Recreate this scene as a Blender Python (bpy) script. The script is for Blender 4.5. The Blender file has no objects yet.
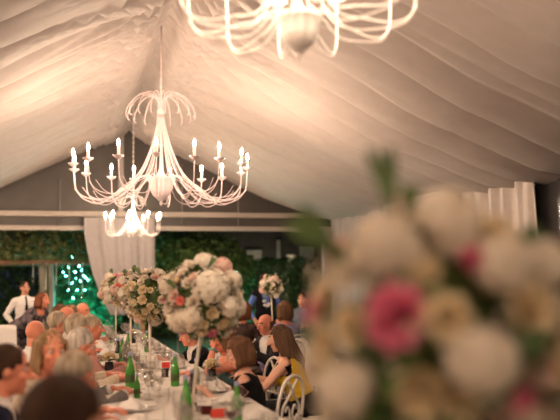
import bpy, bmesh, math, random
import numpy as np
from mathutils import Vector, Matrix, noise

random.seed(7)
rng = np.random.RandomState(7)
SC = bpy.context.scene
COL = SC.collection
PI = math.pi
def R(d): return math.radians(d)

# ------------------------------------------------------------------ camera
FPX = 778.0
PSI, PHI, ROLL = math.atan(211 * .9955 / FPX), math.atan(74 / FPX), R(-0.8)
CAMLOC = Vector((0, 0, 1.55))
CAMROT = Matrix.Rotation(-PSI, 3, 'Z') @ Matrix.Rotation(PI / 2 + PHI, 3, 'X') @ Matrix.Rotation(ROLL, 3, 'Z')
cam_d = bpy.data.cameras.new('camera'); cam = bpy.data.objects.new('camera', cam_d); COL.objects.link(cam)
cam.matrix_world = Matrix.Translation(CAMLOC) @ CAMROT.to_4x4()
cam_d.sensor_width = 36; cam_d.lens = 50.0
cam_d.clip_start = .05; cam_d.clip_end = 200
cam_d.dof.use_dof = True; cam_d.dof.focus_distance = 7.6; cam_d.dof.aperture_fstop = 1.15
SC.camera = cam

def ray(px, py):
    return (CAMROT @ Vector(((px - 280) / FPX, (210 - py) / FPX, -1))).normalized()
def at(px, py, Y):
    d = ray(px, py); return CAMLOC + d * (Y / d.y)
def atz(px, py, z):
    d = ray(px, py); return CAMLOC + d * ((z - CAMLOC.z) / d.z)
def on_ball(px, py, c, r):
    d = ray(px, py); oc = CAMLOC - c; b = oc.dot(d); q = b * b - (oc.length_squared - r * r)
    if q <= 0: return c + ((CAMLOC + d * (-b)) - c).normalized() * r
    return CAMLOC + d * (-b - math.sqrt(q))

# ------------------------------------------------------------------ materials
def mat(name, col, rough=.6, var=.12, scale=30, bump=.15, metal=0, trans=0, sss=0, sheen=0, emis=None, estr=0,
        col2=None, stretch=None, ior=1.45, spec=.5, bscale=None, transl=0, bdist=.01):
    m = bpy.data.materials.new(name); m.use_nodes = True
    nt = m.node_tree; N = nt.nodes; L = nt.links
    p = N['Principled BSDF']
    tc = N.new('ShaderNodeTexCoord'); mp = N.new('ShaderNodeMapping'); L.new(tc.outputs['Object'], mp.inputs[0])
    if stretch: mp.inputs['Scale'].default_value = stretch
    nz = N.new('ShaderNodeTexNoise'); nz.inputs['Scale'].default_value = scale; nz.inputs['Detail'].default_value = 4
    L.new(mp.outputs[0], nz.inputs['Vector'])
    rp = N.new('ShaderNodeValToRGB')
    a = [max(0, c * (1 - var)) for c in col]; b = [min(1, c * (1 + var)) for c in (col2 or col)]
    rp.color_ramp.elements[0].position = .3; rp.color_ramp.elements[1].position = .7
    rp.color_ramp.elements[0].color = (*a, 1); rp.color_ramp.elements[1].color = (*b, 1)
    L.new(nz.outputs['Fac'], rp.inputs[0]); L.new(rp.outputs[0], p.inputs['Base Color'])
    p.inputs['Roughness'].default_value = rough; p.inputs['Metallic'].default_value = metal
    p.inputs['Transmission Weight'].default_value = trans; p.inputs['IOR'].default_value = ior
    p.inputs['Specular IOR Level'].default_value = spec
    if sss:
        p.inputs['Subsurface Weight'].default_value = sss; p.inputs['Subsurface Radius'].default_value = (.02, .008, .004)
    if sheen: p.inputs['Sheen Weight'].default_value = sheen
    if bump:
        bn = N.new('ShaderNodeTexNoise'); bn.inputs['Scale'].default_value = bscale or scale * 3; bn.inputs['Detail'].default_value = 5
        L.new(mp.outputs[0], bn.inputs['Vector'])
        bp = N.new('ShaderNodeBump'); bp.inputs['Strength'].default_value = bump; bp.inputs['Distance'].default_value = bdist
        L.new(bn.outputs['Fac'], bp.inputs['Height']); L.new(bp.outputs[0], p.inputs['Normal'])
    if emis:
        p.inputs['Emission Color'].default_value = (*emis, 1); p.inputs['Emission Strength'].default_value = estr
    if transl:
        out = N['Material Output']; tr = N.new('ShaderNodeBsdfTranslucent'); L.new(rp.outputs[0], tr.inputs['Color'])
        mx = N.new('ShaderNodeMixShader'); mx.inputs[0].default_value = transl
        L.new(p.outputs[0], mx.inputs[1]); L.new(tr.outputs[0], mx.inputs[2]); L.new(mx.outputs[0], out.inputs['Surface'])
    return m

WARM = (1.0, .74, .54)
M = {}
M['lining'] = mat('lining fabric', (.44, .375, .335), .75, .04, 6, .12, sheen=.1, bscale=60)
M['curtain'] = mat('curtain fabric', (.32, .285, .275), .6, .05, 10, .1, sheen=.3)
M['satin'] = mat('satin curtain', (.52, .45, .40), .38, .05, 10, .1, sheen=.3)
M['gable'] = mat('dark gable panel', (.070, .058, .050), .45, .15, 2, .08)
M['beam'] = mat('painted beam', (.40, .34, .29), .5, .06, 8, .05)
M['frame'] = mat('grey aluminium', (.30, .27, .24), .45, .06, 12, .04, metal=.3)
M['carpet'] = mat('dark carpet', (.035, .022, .022), .95, .3, 80, .3)
M['wallcloth'] = mat('tent wall fabric', (.60, .53, .47), .8, .05, 5, .1)
M['cloth'] = mat('tablecloth linen', (.78, .73, .67), .75, .04, 40, .1, sheen=.2)
M['napkin'] = mat('napkin linen', (.82, .78, .74), .8, .04, 40, .15)
M['paper'] = mat('card paper', (.82, .79, .75), .7, .03, 20, .02)
M['china'] = mat('white china', (.80, .77, .73), .2, .02, 10, 0)
def thinglass(name, tint, f=.12):
    m = bpy.data.materials.new(name); m.use_nodes = True; nt = m.node_tree; nt.nodes.clear(); N = nt.nodes; L = nt.links
    o = N.new('ShaderNodeOutputMaterial'); t = N.new('ShaderNodeBsdfTransparent'); t.inputs[0].default_value = (*tint, 1)
    g = N.new('ShaderNodeBsdfGlossy'); g.inputs['Roughness'].default_value = .08
    lw = N.new('ShaderNodeLayerWeight'); lw.inputs[0].default_value = .35
    mr = N.new('ShaderNodeMapRange'); mr.inputs['To Min'].default_value = f * .4; mr.inputs['To Max'].default_value = .45
    L.new(lw.outputs['Facing'], mr.inputs['Value']); mx = N.new('ShaderNodeMixShader')
    L.new(mr.outputs[0], mx.inputs[0]); L.new(t.outputs[0], mx.inputs[1]); L.new(g.outputs[0], mx.inputs[2]); L.new(mx.outputs[0], o.inputs['Surface'])
    return m
M['clear'] = thinglass('clear glass', (.97, .97, .96))
M['plastic'] = mat('clear window film', (.05, .045, .045), .12, .2, 3, .9, bscale=5)
M['green'] = mat('green bottle glass', (.10, .42, .06), .12, .2, 12, 0, trans=.35)
M['blue'] = mat('blue bottle label', (.10, .14, .45), .5, .1, 20, 0)
M['cap'] = mat('bottle cap', (.30, .34, .55), .4, .1, 30, 0)
M['darkglass'] = mat('dark vase glass', (.02, .016, .02), .15, .2, 10, 0)
M['wine'] = mat('dark red wine', (.09, .008, .014), .1, .1, 10, 0)
M['red'] = mat('red card', (.72, .06, .04), .5, .08, 30, .05)
M['iron'] = mat('cream painted iron', (.72, .59, .59), .4, .05, 20, .06)
M['ironwhite'] = mat('white painted iron', (.86, .80, .74), .4, .05, 20, .06)
M['candle'] = mat('candle sleeve', (.90, .82, .70), .5, .04, 20, .03)
M['chairwhite'] = mat('white chair lacquer', (.74, .68, .60), .4, .05, 25, .06)
M['cushion'] = mat('cream chair cushion', (.62, .55, .47), .85, .06, 40, .15)
M['steel'] = mat('polished steel', (.65, .62, .58), .2, .05, 30, .02, metal=1)
M['stand'] = mat('cream flower stand', (.72, .64, .54), .4, .05, 20, .04)
M['leaf'] = mat('bouquet leaf', (.04, .085, .02), .5, .4, 12, .15, col2=(.09, .14, .04), transl=.15)
M['stemgreen'] = mat('green stalk', (.09, .16, .04), .6, .2, 20, .1)
M['cream'] = mat('cream petals', (.78, .62, .36), .6, .06, 15, .06, col2=(.84, .72, .50), transl=.2)
M['ivory'] = mat('ivory petals', (.82, .73, .60), .6, .05, 15, .06, transl=.2)
M['whitepetal'] = mat('white petals', (.85, .78, .66), .6, .06, 15, .06, transl=.2)
M['blush'] = mat('blush petals', (.80, .57, .48), .6, .08, 15, .06, transl=.2)
M['pink'] = mat('pink petals', (.74, .13, .27), .6, .12, 10, .08, col2=(.82, .25, .36), transl=.2)
M['coral'] = mat('coral petals', (.86, .24, .20), .6, .1, 10, .06, transl=.2)
def bulbmat(name, col, s):
    m = bpy.data.materials.new(name); m.use_nodes = True; nt = m.node_tree; nt.nodes.clear()
    o = nt.nodes.new('ShaderNodeOutputMaterial'); e = nt.nodes.new('ShaderNodeEmission')
    e.inputs[0].default_value = (*col, 1); e.inputs[1].default_value = s
    nt.links.new(e.outputs[0], o.inputs[0]); return m
M['bulb'] = bulbmat('lit candle bulb', WARM, 285)
M['fairy'] = bulbmat('lit teal bulb', (.10, .85, .75), 40)

# ------------------------------------------------------------------ mesh builder
class MB:
    def __init__(s): s.v = []; s.f = []
    def add(s, vs, fs):
        o = len(s.v); s.v += [tuple(v) for v in vs]; s.f += [tuple(i + o for i in f) for f in fs]; return s
    def box(s, c, d, rz=0, bev=0):
        cx, cy, cz = c; x, y, z = d[0] / 2, d[1] / 2, d[2] / 2; ca, sa = math.cos(rz), math.sin(rz)
        b = min(bev, x * .9, y * .9, z * .9)
        if b <= 0:
            vs = [(i * x, j * y, k * z) for k in (-1, 1) for j in (-1, 1) for i in (-1, 1)]
            fs = [(0, 2, 3, 1), (4, 5, 7, 6), (0, 1, 5, 4), (2, 6, 7, 3), (0, 4, 6, 2), (1, 3, 7, 5)]
        else:
            vs = []; loops = []
            for zz, q in ((-z, b), (-z + b, 0), (z - b, 0), (z, b)):
                base = len(vs)
                X, Yy = x - q, y - q
                e = b * .7 if q == 0 else b * .3
                vs += [(-X + e, -Yy, zz), (X - e, -Yy, zz), (X, -Yy + e, zz), (X, Yy - e, zz), (X - e, Yy, zz), (-X + e, Yy, zz), (-X, Yy - e, zz), (-X, -Yy + e, zz)]
                loops.append(range(base, base + 8))
            fs = [tuple(reversed(loops[0])), tuple(loops[-1])]
            for a, bb in zip(loops, loops[1:]):
                for i in range(8): fs.append((a[i], a[(i + 1) % 8], bb[(i + 1) % 8], bb[i]))
        return s.add([(cx + v[0] * ca - v[1] * sa, cy + v[0] * sa + v[1] * ca, cz + v[2]) for v in vs], fs)
    def lathe(s, prof, n=16, c=(0, 0, 0), close=False):
        vs = []; fs = []; k = len(prof)
        for r, z in prof:
            for i in range(n):
                a = 2 * PI * i / n; vs.append((c[0] + r * math.cos(a), c[1] + r * math.sin(a), c[2] + z))
        for j in range(k - 1):
            for i in range(n):
                fs.append((j * n + i, j * n + (i + 1) % n, (j + 1) * n + (i + 1) % n, (j + 1) * n + i))
        if not close:
            if prof[0][0] > 1e-6: fs.append(tuple(reversed(range(n))))
            if prof[-1][0] > 1e-6: fs.append(tuple(range((k - 1) * n, k * n)))
        return s.add(vs, fs)
    def tube(s, pts, rad, n=8, caps=True, closed=False):
        pts = [Vector(p) for p in pts]; k = len(pts)
        rad = rad if hasattr(rad, '__len__') else [rad] * k
        vs = []; fs = []; up = None
        for i in range(k):
            if closed: t = (pts[(i + 1) % k] - pts[i - 1])
            else: t = pts[min(i + 1, k - 1)] - pts[max(i - 1, 0)]
            t = t.normalized() if t.length > 1e-9 else Vector((0, 0, 1))
            if up is None: up = t.orthogonal().normalized()
            up = (up - t * up.dot(t)); up = up.normalized() if up.length > 1e-6 else t.orthogonal().normalized()
            w = t.cross(up)
            for j in range(n):
                a = 2 * PI * j / n; vs.append(pts[i] + (up * math.cos(a) + w * math.sin(a)) * rad[i])
        for i in range(k if closed else k - 1):
            b = (i + 1) % k
            for j in range(n): fs.append((i * n + j, i * n + (j + 1) % n, b * n + (j + 1) % n, b * n + j))
        if caps and not closed: fs += [tuple(reversed(range(n))), tuple(range((k - 1) * n, k * n))]
        return s.add(vs, fs)
    def ell(s, c, r, rot=None, n=14, m=9):
        rot = rot or Matrix.Identity(3); c = Vector(c); vs = []; fs = []
        vs.append(c + rot @ Vector((0, 0, -r[2])))
        for j in range(1, m):
            t = -PI / 2 + PI * j / m
            for i in range(n):
                a = 2 * PI * i / n
                vs.append(c + rot @ Vector((r[0] * math.cos(t) * math.cos(a), r[1] * math.cos(t) * math.sin(a), r[2] * math.sin(t))))
        vs.append(c + rot @ Vector((0, 0, r[2]))); e = len(vs) - 1
        for i in range(n):
            fs.append((0, 1 + (i + 1) % n, 1 + i)); q = 1 + (m - 2) * n; fs.append((e, q + i, q + (i + 1) % n))
        for j in range(m - 2):
            for i in range(n):
                a = 1 + j * n + i; b = 1 + j * n + (i + 1) % n; fs.append((a, b, b + n, a + n))
        return s.add(vs, fs)
    def cap(s, a, b, ra, rb, n=12):
        a = Vector(a); b = Vector(b); d = b - a; L = d.length
        d = d / L if L > 1e-6 else Vector((0, 0, 1)); pts = []; rr = []
        for q in (85, 60, 30): pts.append(a - d * ra * math.sin(R(q))); rr.append(ra * math.cos(R(q)))
        pts.append(a); rr.append(ra); pts.append(b); rr.append(rb)
        for q in (30, 60, 85): pts.append(b + d * rb * math.sin(R(q))); rr.append(rb * math.cos(R(q)))
        u = d.orthogonal().normalized(); w = d.cross(u); vs = []; fs = []; k = len(pts)
        for p, r_ in zip(pts, rr):
            for j in range(n):
                t = 2 * PI * j / n; vs.append(p + (u * math.cos(t) + w * math.sin(t)) * r_)
        for i in range(k - 1):
            for j in range(n): fs.append((i * n + j, i * n + (j + 1) % n, (i + 1) * n + (j + 1) % n, (i + 1) * n + j))
        fs += [tuple(reversed(range(n))), tuple(range((k - 1) * n, k * n))]
        return s.add(vs, fs)
    def grid(s, fn, nu, nv):
        vs = [fn(i / nu, j / nv) for j in range(nv + 1) for i in range(nu + 1)]
        fs = [(j * (nu + 1) + i, j * (nu + 1) + i + 1, (j + 1) * (nu + 1) + i + 1, (j + 1) * (nu + 1) + i) for j in range(nv) for i in range(nu)]
        return s.add(vs, fs)
    def mesh(s, name, m=None, smooth=True):
        me = bpy.data.meshes.new(name); me.from_pydata(s.v, [], s.f)
        if smooth: me.polygons.foreach_set('use_smooth', [True] * len(me.polygons))
        if m: me.materials.append(m)
        me.update(); return me
    def build(s, name, m, parent=None, loc=(0, 0, 0), smooth=True, label=None):
        o = bpy.data.objects.new(name, s.mesh(name, m, smooth)); COL.objects.link(o); o.location = loc
        if parent: o.parent = parent
        if label: o['label'] = label
        return o

def tag(o, label=None, cat=None, group=None, kind=None):
    if label: o['label'] = label
    if cat: o['category'] = cat
    if group: o['group'] = group
    if kind: o['kind'] = kind
    return o
def empty(name, loc, rz=0, label=None, cat=None, group=None):
    o = bpy.data.objects.new(name, None); COL.objects.link(o); o.location = loc; o.rotation_euler = (0, 0, rz)
    o.empty_display_size = .1
    return tag(o, label, cat, group)
def link(name, me, parent=None, loc=(0, 0, 0), rot=None, sc=None):
    o = bpy.data.objects.new(name, me); COL.objects.link(o); o.location = loc
    if rot is not None: o.rotation_mode = 'QUATERNION'; o.rotation_quaternion = rot
    if sc is not None: o.scale = (sc, sc, sc) if not hasattr(sc, '__len__') else sc
    if parent: o.parent = parent
    return o
def copy_tree(o, parent=None):
    c = o.copy(); COL.objects.link(c); c.parent = parent
    for ch in list(o.children): copy_tree(ch, c)
    return c
def struct(o): o['kind'] = 'structure'; return o
def solid(o, t, off=0):
    md = o.modifiers.new('thickness', 'SOLIDIFY'); md.thickness = t; md.offset = off; return o
def bez(p0, p1, p2, p3, n=12):
    p0, p1, p2, p3 = map(Vector, (p0, p1, p2, p3)); r = []
    for i in range(n + 1):
        t = i / n; u = 1 - t; r.append(p0 * u ** 3 + p1 * 3 * u * u * t + p2 * 3 * u * t * t + p3 * t ** 3)
    return r
def catmull(P, n=6):
    P = [Vector(p) for p in P]; Q = [P[0] * 2 - P[1]] + P + [P[-1] * 2 - P[-2]]; out = []
    for i in range(1, len(Q) - 2):
        a, b, c, d = Q[i - 1:i + 3]
        for k in range(n):
            t = k / n
            out.append(.5 * ((2 * b) + (c - a) * t + (2 * a - 5 * b + 4 * c - d) * t * t + (3 * b - a - 3 * c + d) * t ** 3))
    out.append(P[-1]); return out

# ================================================================== SETTING
RX, GY, XR, XL = 1.2, 17.0, 5.8, -3.4          # ridge, gable, side walls
BAY = [-8.6, -3.5, 1.6, 6.7, 11.8, 16.95]
def prof(t):
    xs = [0, 1.2, 2.6, 3.0, 3.8, 4.3, 4.75]; zs = [5.02, 4.42, 3.72, 3.54, 3.26, 3.13, 3.05]
    return float(np.interp(t, xs, zs))
def bayf(Y):
    for a, b in zip(BAY, BAY[1:]):
        if a <= Y <= b: return (Y - a) / (b - a)
    return 0
def lining_z(X, Y):
    t = abs(X - RX); sd = 1 if X > RX else -1
    z = prof(t)
    f = bayf(Y)
    z += .16 * math.exp(-(t / .16) ** 2) * min(1, (17 - Y) / 1.5)
    z -= (.01 + .14 * min(1, t / 3)) * math.sin(PI * f) ** .8
    z -= .13 * max(0, min(1, (t - 3.2) / 1.0)) * (max(0, 1 - abs(Y - 9.0) / 3.2) if X > RX else 0)
    w = noise.noise(Vector((Y * .55, t * .35 + 9 * sd, 1.3))) * .30 + noise.noise(Vector((Y * 1.3, t * .8 + sd * 5, 4.1))) * .13
    ph = (Y + w + t * .10 * sd) / .66
    fp = ph - math.floor(ph); k_ = math.floor(ph)
    broad = .55 * abs(math.sin(PI * fp)) ** .8 + .45 * min(fp / .82, (1 - fp) / .18)        # overlapping panels: slow billow, quick tuck
    amp = .15 * min(1, .15 + t / 2.0) * (.75 + .5 * noise.noise(Vector((k_ * 1.7, t * .5, 7)))) * (1 if X < RX else .68)
    z -= amp * broad
    w2 = noise.noise(Vector((Y * 2.2, t * .9, 8 + sd))) * .30 + noise.noise(Vector((Y * .9, 3, sd))) * .3
    reach = .85 + .6 * noise.noise(Vector((Y * 2.6, 11 * sd, 2)))
    fine = abs(math.sin(PI * (Y + w2 - t * .85) / .27)) ** .75
    z -= .25 * math.exp(-(t / max(.3, reach)) ** 2) * min(1, .42 + t * 2.0) * fine
    z += .012 * noise.noise(Vector((Y * 5 + t * 2.0, t * 1.1, sd * 3)))
    return z
b = MB()
NX, NY = 80, 1050
def lin(u, v):
    X = RX + 4.75 * (2 * u - 1); Y = -8.5 + 25.45 * v
    return (X, Y, lining_z(X, Y))
b.grid(lin, NX, NY)
struct(solid(b.build('ceiling', M['lining']), .004, 1))

struct(MB().box((RX, 4.2, -.05), (9.6, 26, .1)).build('floor', M['carpet'], smooth=False))
# back gable
b = MB()
poly = [(XL, 3.12), (XR + .1, 3.12), (XR + .1, 3.2), (RX, 5.06), (XL, 3.2)]
vs = [(x, GY + .08, z) for x, z in poly] + [(x, GY + .12, z) for x, z in poly]
fs = [(0, 1, 2, 3, 4), (9, 8, 7, 6, 5)] + [(i, (i + 1) % 5, 5 + (i + 1) % 5, 5 + i) for i in range(5)]
b.add(vs, fs); b.box((RX, GY + .10, 2.93), (9.3, .04, .26))
struct(b.build('wall_back', M['gable'], smooth=False))
struct(MB().box((RX, GY, 3.09), (9.3, .14, .115), bev=.012).build('trim_1', M['beam'], smooth=False))
struct(MB().box((RX, GY, 2.79), (9.3, .12, .10), bev=.012).build('trim_2', M['beam'], smooth=False))
pc = at(121, 170, GY - .02)
struct(MB().box((pc.x, GY - .02, 4.06), (.11, .1, 1.86), bev=.01).build('trim_3', M['frame'], smooth=False))
for i, (px, z1) in enumerate(((60, 3.85), (182, 4.2), (238, 3.7))):
    q = at(px, 205, GY)
    struct(MB().tube([(q.x, GY, 2.84), (q.x, GY, z1)], .010, 8).build('trim_%d' % (4 + i), M['frame']))
for i, x in enumerate((XL + .1, XR - .12)):
    struct(MB().box((x, GY, 1.42), (.16, .16, 2.84), bev=.012).build('trim_%d' % (7 + i), M['beam'], smooth=False))
# side and front walls of the tent
def wallfold(X, Y0, Y1):
    return lambda u, v: (X + .03 * math.sin(u * (Y1 - Y0) * 9), Y0 + (Y1 - Y0) * u, 3.15 * v)
struct(solid(MB().grid(wallfold(XL - .12, -8.5, 17), 500, 2).build('wall_left', M['wallcloth']), .01))
struct(solid(MB().grid(lambda u, v: (XL + 9.3 * u, -8.6 + .03 * math.sin(u * 80), 5.1 * v), 300, 2).build('wall_front', M['wallcloth']), .01))
# right wall: posts, eave rail, clear film windows
struct(MB().box((XR + .05, 4.2, 3.06), (.12, 25.6, .12), bev=.01).build('trim_9', M['beam'], smooth=False))
struct(MB().box((XR + .05, 4.2, .1), (.1, 25.6, .2), bev=.01).build('baseboard_right', M['frame'], smooth=False))
for i, (y0, y1) in enumerate(zip(BAY, BAY[1:])):
    struct(MB().box((XR + .05, y1 if y1 < 16 else 16.7, 1.5), (.14, .14, 3.0), bev=.012).build('trim_%d' % (10 + i), M['frame'], smooth=False))
    struct(MB().box((XR + .06, (y0 + y1) / 2, 1.6), (.012, y1 - y0 - .12, 2.85)).build('window_%d' % (1 + i), M['plastic'], smooth=False))

# ------------------------------------------------------------------ curtains
def curtain(name, label, left, right, ztop, zbot, Y, folds, m, depth=.05, top_sag=0, axis='x', base=0):
    """left(v), right(v): across coordinate of the two edges, v from 0 (top) to 1 (bottom)"""
    def fn(u, v):
        a = left(v) * (1 - u) + right(v) * u
        sq = abs(right(v) - left(v))
        dd = depth * (.6 + .4 * v) * (math.sin(folds * 2 * PI * u + 1.2 * math.sin(3 * u + v)) + .5 * math.sin(folds * 4.6 * PI * u + 2 * v))
        z = ztop + (zbot - ztop) * v - top_sag * (1 - v) * math.sin(PI * u)
        return (a, Y + dd, z) if axis == 'x' else (Y + dd, a, z)
    o = MB().grid(fn, int(folds * 14), 40).build(name, m)
    tag(solid(o, .004), label, 'curtain'); return o
xa = [at(px, py, GY - .3).x for px, py in ((84, 231), (87, 250), (93, 275), (101, 297), (112, 318))]
zz = [at(px, py, GY - .3).z for px, py in ((84, 231), (87, 250), (93, 275), (101, 297), (112, 318))]
zt = 3.0
xr = at(155, 250, GY - .3).x
def lft(v):
    z = zt + (.95 - zt) * v
    return float(np.interp(-z, [-q for q in zz], xa)) + (0 if z > zz[-1] else (zz[-1] - z) * .35)
curtain('curtain', 'pale grey drape swept sideways, hanging from the beam beneath the far small chandelier', lft, lambda v: xr, zt, .95, GY - .3, 4, M['curtain'], .022)
curtain('curtain', 'pale curtain in the far corner, just beside the big blurred bouquet', lambda v: 13.6 + .5 * v, lambda v: 16.6, 3.0, .05, XR - .12, 8, M['curtain'], .05, axis='y')
# gathered satin curtain on the right wall with a drooping swag
def ledge(v): return 8.62 + .05 * v
def redge(v): return 10.4 - .15 * v
sat = empty('satin_curtain', (XR - .14, 9.5, 0), 0, 'shiny cream satin curtain with swag, gathered beside the dark window film', 'curtain')
def fn(u, v):
    a = ledge(v) * (1 - u) + redge(v) * u - 9.5
    d = .055 * (math.sin(2 * PI * 5 * u + .8 * math.sin(5 * v)) + .4 * math.sin(2 * PI * 11 * u + 3 * v))
    return (d - .02, a, 2.97 - 2.9 * v - .05 * math.sin(PI * u) * (1 - v))
solid(MB().grid(fn, 90, 50).build('panel', M['satin'], sat), .004)
def fn(u, v):
    a = 10.35 + 2.9 * u - 9.5; dr = math.sin(PI * u) ** .8
    return (-.06 - .06 * math.sin(v * PI * 5) * (.3 + dr) - .05 * v, a, 2.97 - .03 * v - v * (.14 + .42 * dr))
solid(MB().grid(fn, 50, 40).build('swag', M['satin'], sat), .004)

# ================================================================== CHANDELIERS
def chandelier(loc, R0, n, hz, body, ztop, label, m, seed, cord=.006, crown=True, bulb_r=.016, rings=1, lift=0, pan=1, extra=False):
    """loc = point at the finial tip; R0 ring radius; hz flame height over tip; ztop = ceiling z"""
    rnd = random.Random(seed)
    root = empty('chandelier', loc, 0, label, 'chandelier')
    k = body
    z0 = 0
    # central urn and finial
    MB().lathe([(0, 0), (.012 * k, .01 * k), (.02 * k, .035 * k), (.012 * k, .05 * k), (.04 * k, .075 * k), (.10 * k, .13 * k), (.145 * k, .22 * k), (.15 * k, .30 * k),
                (.175 * k, .32 * k), (.175 * k, .34 * k), (.10 * k, .35 * k), (.05 * k, .38 * k), (.022 * k, .46 * k), (.014 * k, .7 * k), (.025 * k, .74 * k), (.014 * k, .8 * k), (.018 * k, 1.10 * k), (.05 * k, 1.15 * k), (.02 * k, 1.19 * k), (0, 1.2 * k)], 20).build('column', m, root)
    H = 1.12 * k                                                    # arms leave the neck
    for i in range(n):
        a = 2 * PI * (i + .5) / n + rnd.uniform(-.06, .06)
        ca, sa = math.cos(a), math.sin(a)
        lo = rnd.uniform(-.01, .05) * k + lift
        zc = hz - .14 * k + rnd.uniform(-.012, .012)
        rr = R0 * (1 if i % 2 == 0 or rings == 1 else .84)
        P = [(.03 * k, H), (.072 * k, H * .80), (.155 * k, H * .56), (.29 * k, H * .33), (rr * .55, lo + .10 * k), (rr * .80, lo + .065 * k), (rr * .965, lo + .16 * k), (rr, zc - .03 * k)]
        pts = catmull([(r_ * ca, r_ * sa, z_) for r_, z_ in P], 5)
        MB().tube(pts, .0058 * (k ** .5), 6).build('arm', m, root)
        # second, lower rail of every arm, springing from the urn
        P = [(.12 * k, .33 * k), (.22 * k, .36 * k), (rr * .42, .24 * k), (rr * .68, lo + .02 * k), (rr * .88, lo + .06 * k), (rr * .985, lo + .18 * k)]
        pts = catmull([(r_ * ca, r_ * sa, z_) for r_, z_ in P], 5)
        MB().tube(pts, .005 * (k ** .5), 6).build('scroll', m, root)
        if extra:
            a2 = a + PI / n * .9; c2, s2 = math.cos(a2), math.sin(a2)
            P = [(.028 * k, H * .98), (.10 * k, H * .70), (.22 * k, H * .40), (rr * .40, .16 * k), (rr * .62, lo + .045 * k), (rr * .80, lo + .085 * k), (rr * .90, lo + .20 * k)]
            pts = catmull([(r_ * (ca * q + c2 * (1 - q)), r_ * (sa * q + s2 * (1 - q)), z_) for (r_, z_), q in zip(P, (0, 0, .1, .3, .6, .85, 1))], 5)
            MB().tube(pts, .0036 * (k ** .5), 6).build('strand', m, root)
        c = (rr * ca, rr * sa, 0)
        MB().lathe([(.006, zc - .04 * k), (.02 * k, zc - .03 * k), (.058 * k * pan, zc), (.062 * k * pan, zc + .008), (.02 * k, zc + .012)], 14, c).build('drip_pan', m, root)
        MB().lathe([(.017, zc + .01), (.017, hz - .035), (.012, hz - .03)], 10, c).build('candle', M['candle'], root)
        MB().lathe([(.006, hz - .032), (bulb_r * .8, hz - .02), (bulb_r, hz), (bulb_r * .7, hz + .02), (bulb_r * .25, hz + .04), (0, hz + .05)], 8, c).build('bulb', M['bulb'], root)
    if crown:
        for i in range(n if n > 10 else 8):
            a = 2 * PI * i / (n if n > 10 else 8); ca, sa = math.cos(a), math.sin(a)
            P = [(.02 * k, 1.14 * k), (.05 * k, 1.30 * k), (.16 * k, 1.37 * k), (.30 * k, 1.33 * k), (.40 * k, 1.20 * k), (.42 * k, 1.10 * k), (.39 * k, 1.06 * k)]
            MB().tube(catmull([(r_ * ca, r_ * sa, z_) for r_, z_ in P], 4), [.0052 * k ** .5] * 24 + [.003], 6).build('crown_scroll', m, root)
    zt = ztop - loc[2]
    MB().tube([(0, 0, 1.18 * k), (0, 0, zt)], cord, 6).build('cable', m, root)
    ch = MB(); z = 1.2 * k; i = 0
    while z < min(zt, 1.2 * k + 2.2):
        L = .045; ang = PI / 2 * (i % 2)
        pts = [(math.cos(ang) * .011 * math.cos(q), math.sin(ang) * .011 * math.cos(q), z + L / 2 + L * .6 * math.sin(q)) for q in [2 * PI * j / 10 for j in range(10)]]
        ch.tube(pts, .0032, 5, closed=True); z += L; i += 1
    ch.build('chain', m, root)
    return root
tip = at(161, 206, 10.14)
chandelier(tip, 1.13, 16, .64, 1.08, lining_z(tip.x, tip.y) + .02, 'large many armed cream chandelier hanging in the middle of the tent', M['iron'], 3, cord=.01, extra=True)
tip = at(133, 237, 14.5)
chandelier(tip, .50, 9, .40, .55, lining_z(tip.x, tip.y) + .02, 'small white chandelier hanging lowest and farthest away before the beams', M['ironwhite'], 5, bulb_r=.015, extra=True)
tip = at(299, 62, 3.3)
chandelier(tip, .545, 11, .56, .62, lining_z(tip.x, tip.y) + .02, 'blurred white chandelier cut off by the top edge of the view', M['ironwhite'], 9, bulb_r=.015, lift=.13, pan=1.3)
# one more of the row, behind the photographer
chandelier((1.1, -2.2, 2.6), .54, 10, .46, .55, lining_z(1.1, -2.2) + .02, 'white chandelier of the same row hanging behind the viewpoint', M['ironwhite'], 11, bulb_r=.015)

M['fill_globe'] = bulbmat('added fill lamp globe', WARM, 88)  # fill light for guests and table: wall fixtures added out of view
def added_wall_lamp(x, y, nx, ny, lab):
    g = empty('added_wall_lamp', (x, y, 2.25), 0, lab, 'lamp', 'added fill lamps along the unseen tent walls')
    MB().box((nx * .02, ny * .02, 0), (.10 if ny else .04, .10 if nx else .04, .16), bev=.01).build('backplate', M['frame'], g)
    MB().tube([(nx * .03, ny * .03, 0), (nx * .16, ny * .16, -.02), (nx * .18, ny * .18, .06)], .010, 8).build('bracket', M['frame'], g)
    MB().ell((nx * .18, ny * .18, .15), (.10, .10, .10), n=16, m=10).build('globe', M['fill_globe'], g)
for y in (1.6, 5.0, 8.4, 11.8, 15.2): added_wall_lamp(XL - .06, y, 1, 0, 'added fill globe lamp on the left tent wall, out of view')
for x in (1.2,): added_wall_lamp(x, -8.52, 0, 1, 'added fill globe lamp on the tent wall behind the viewpoint')
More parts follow.
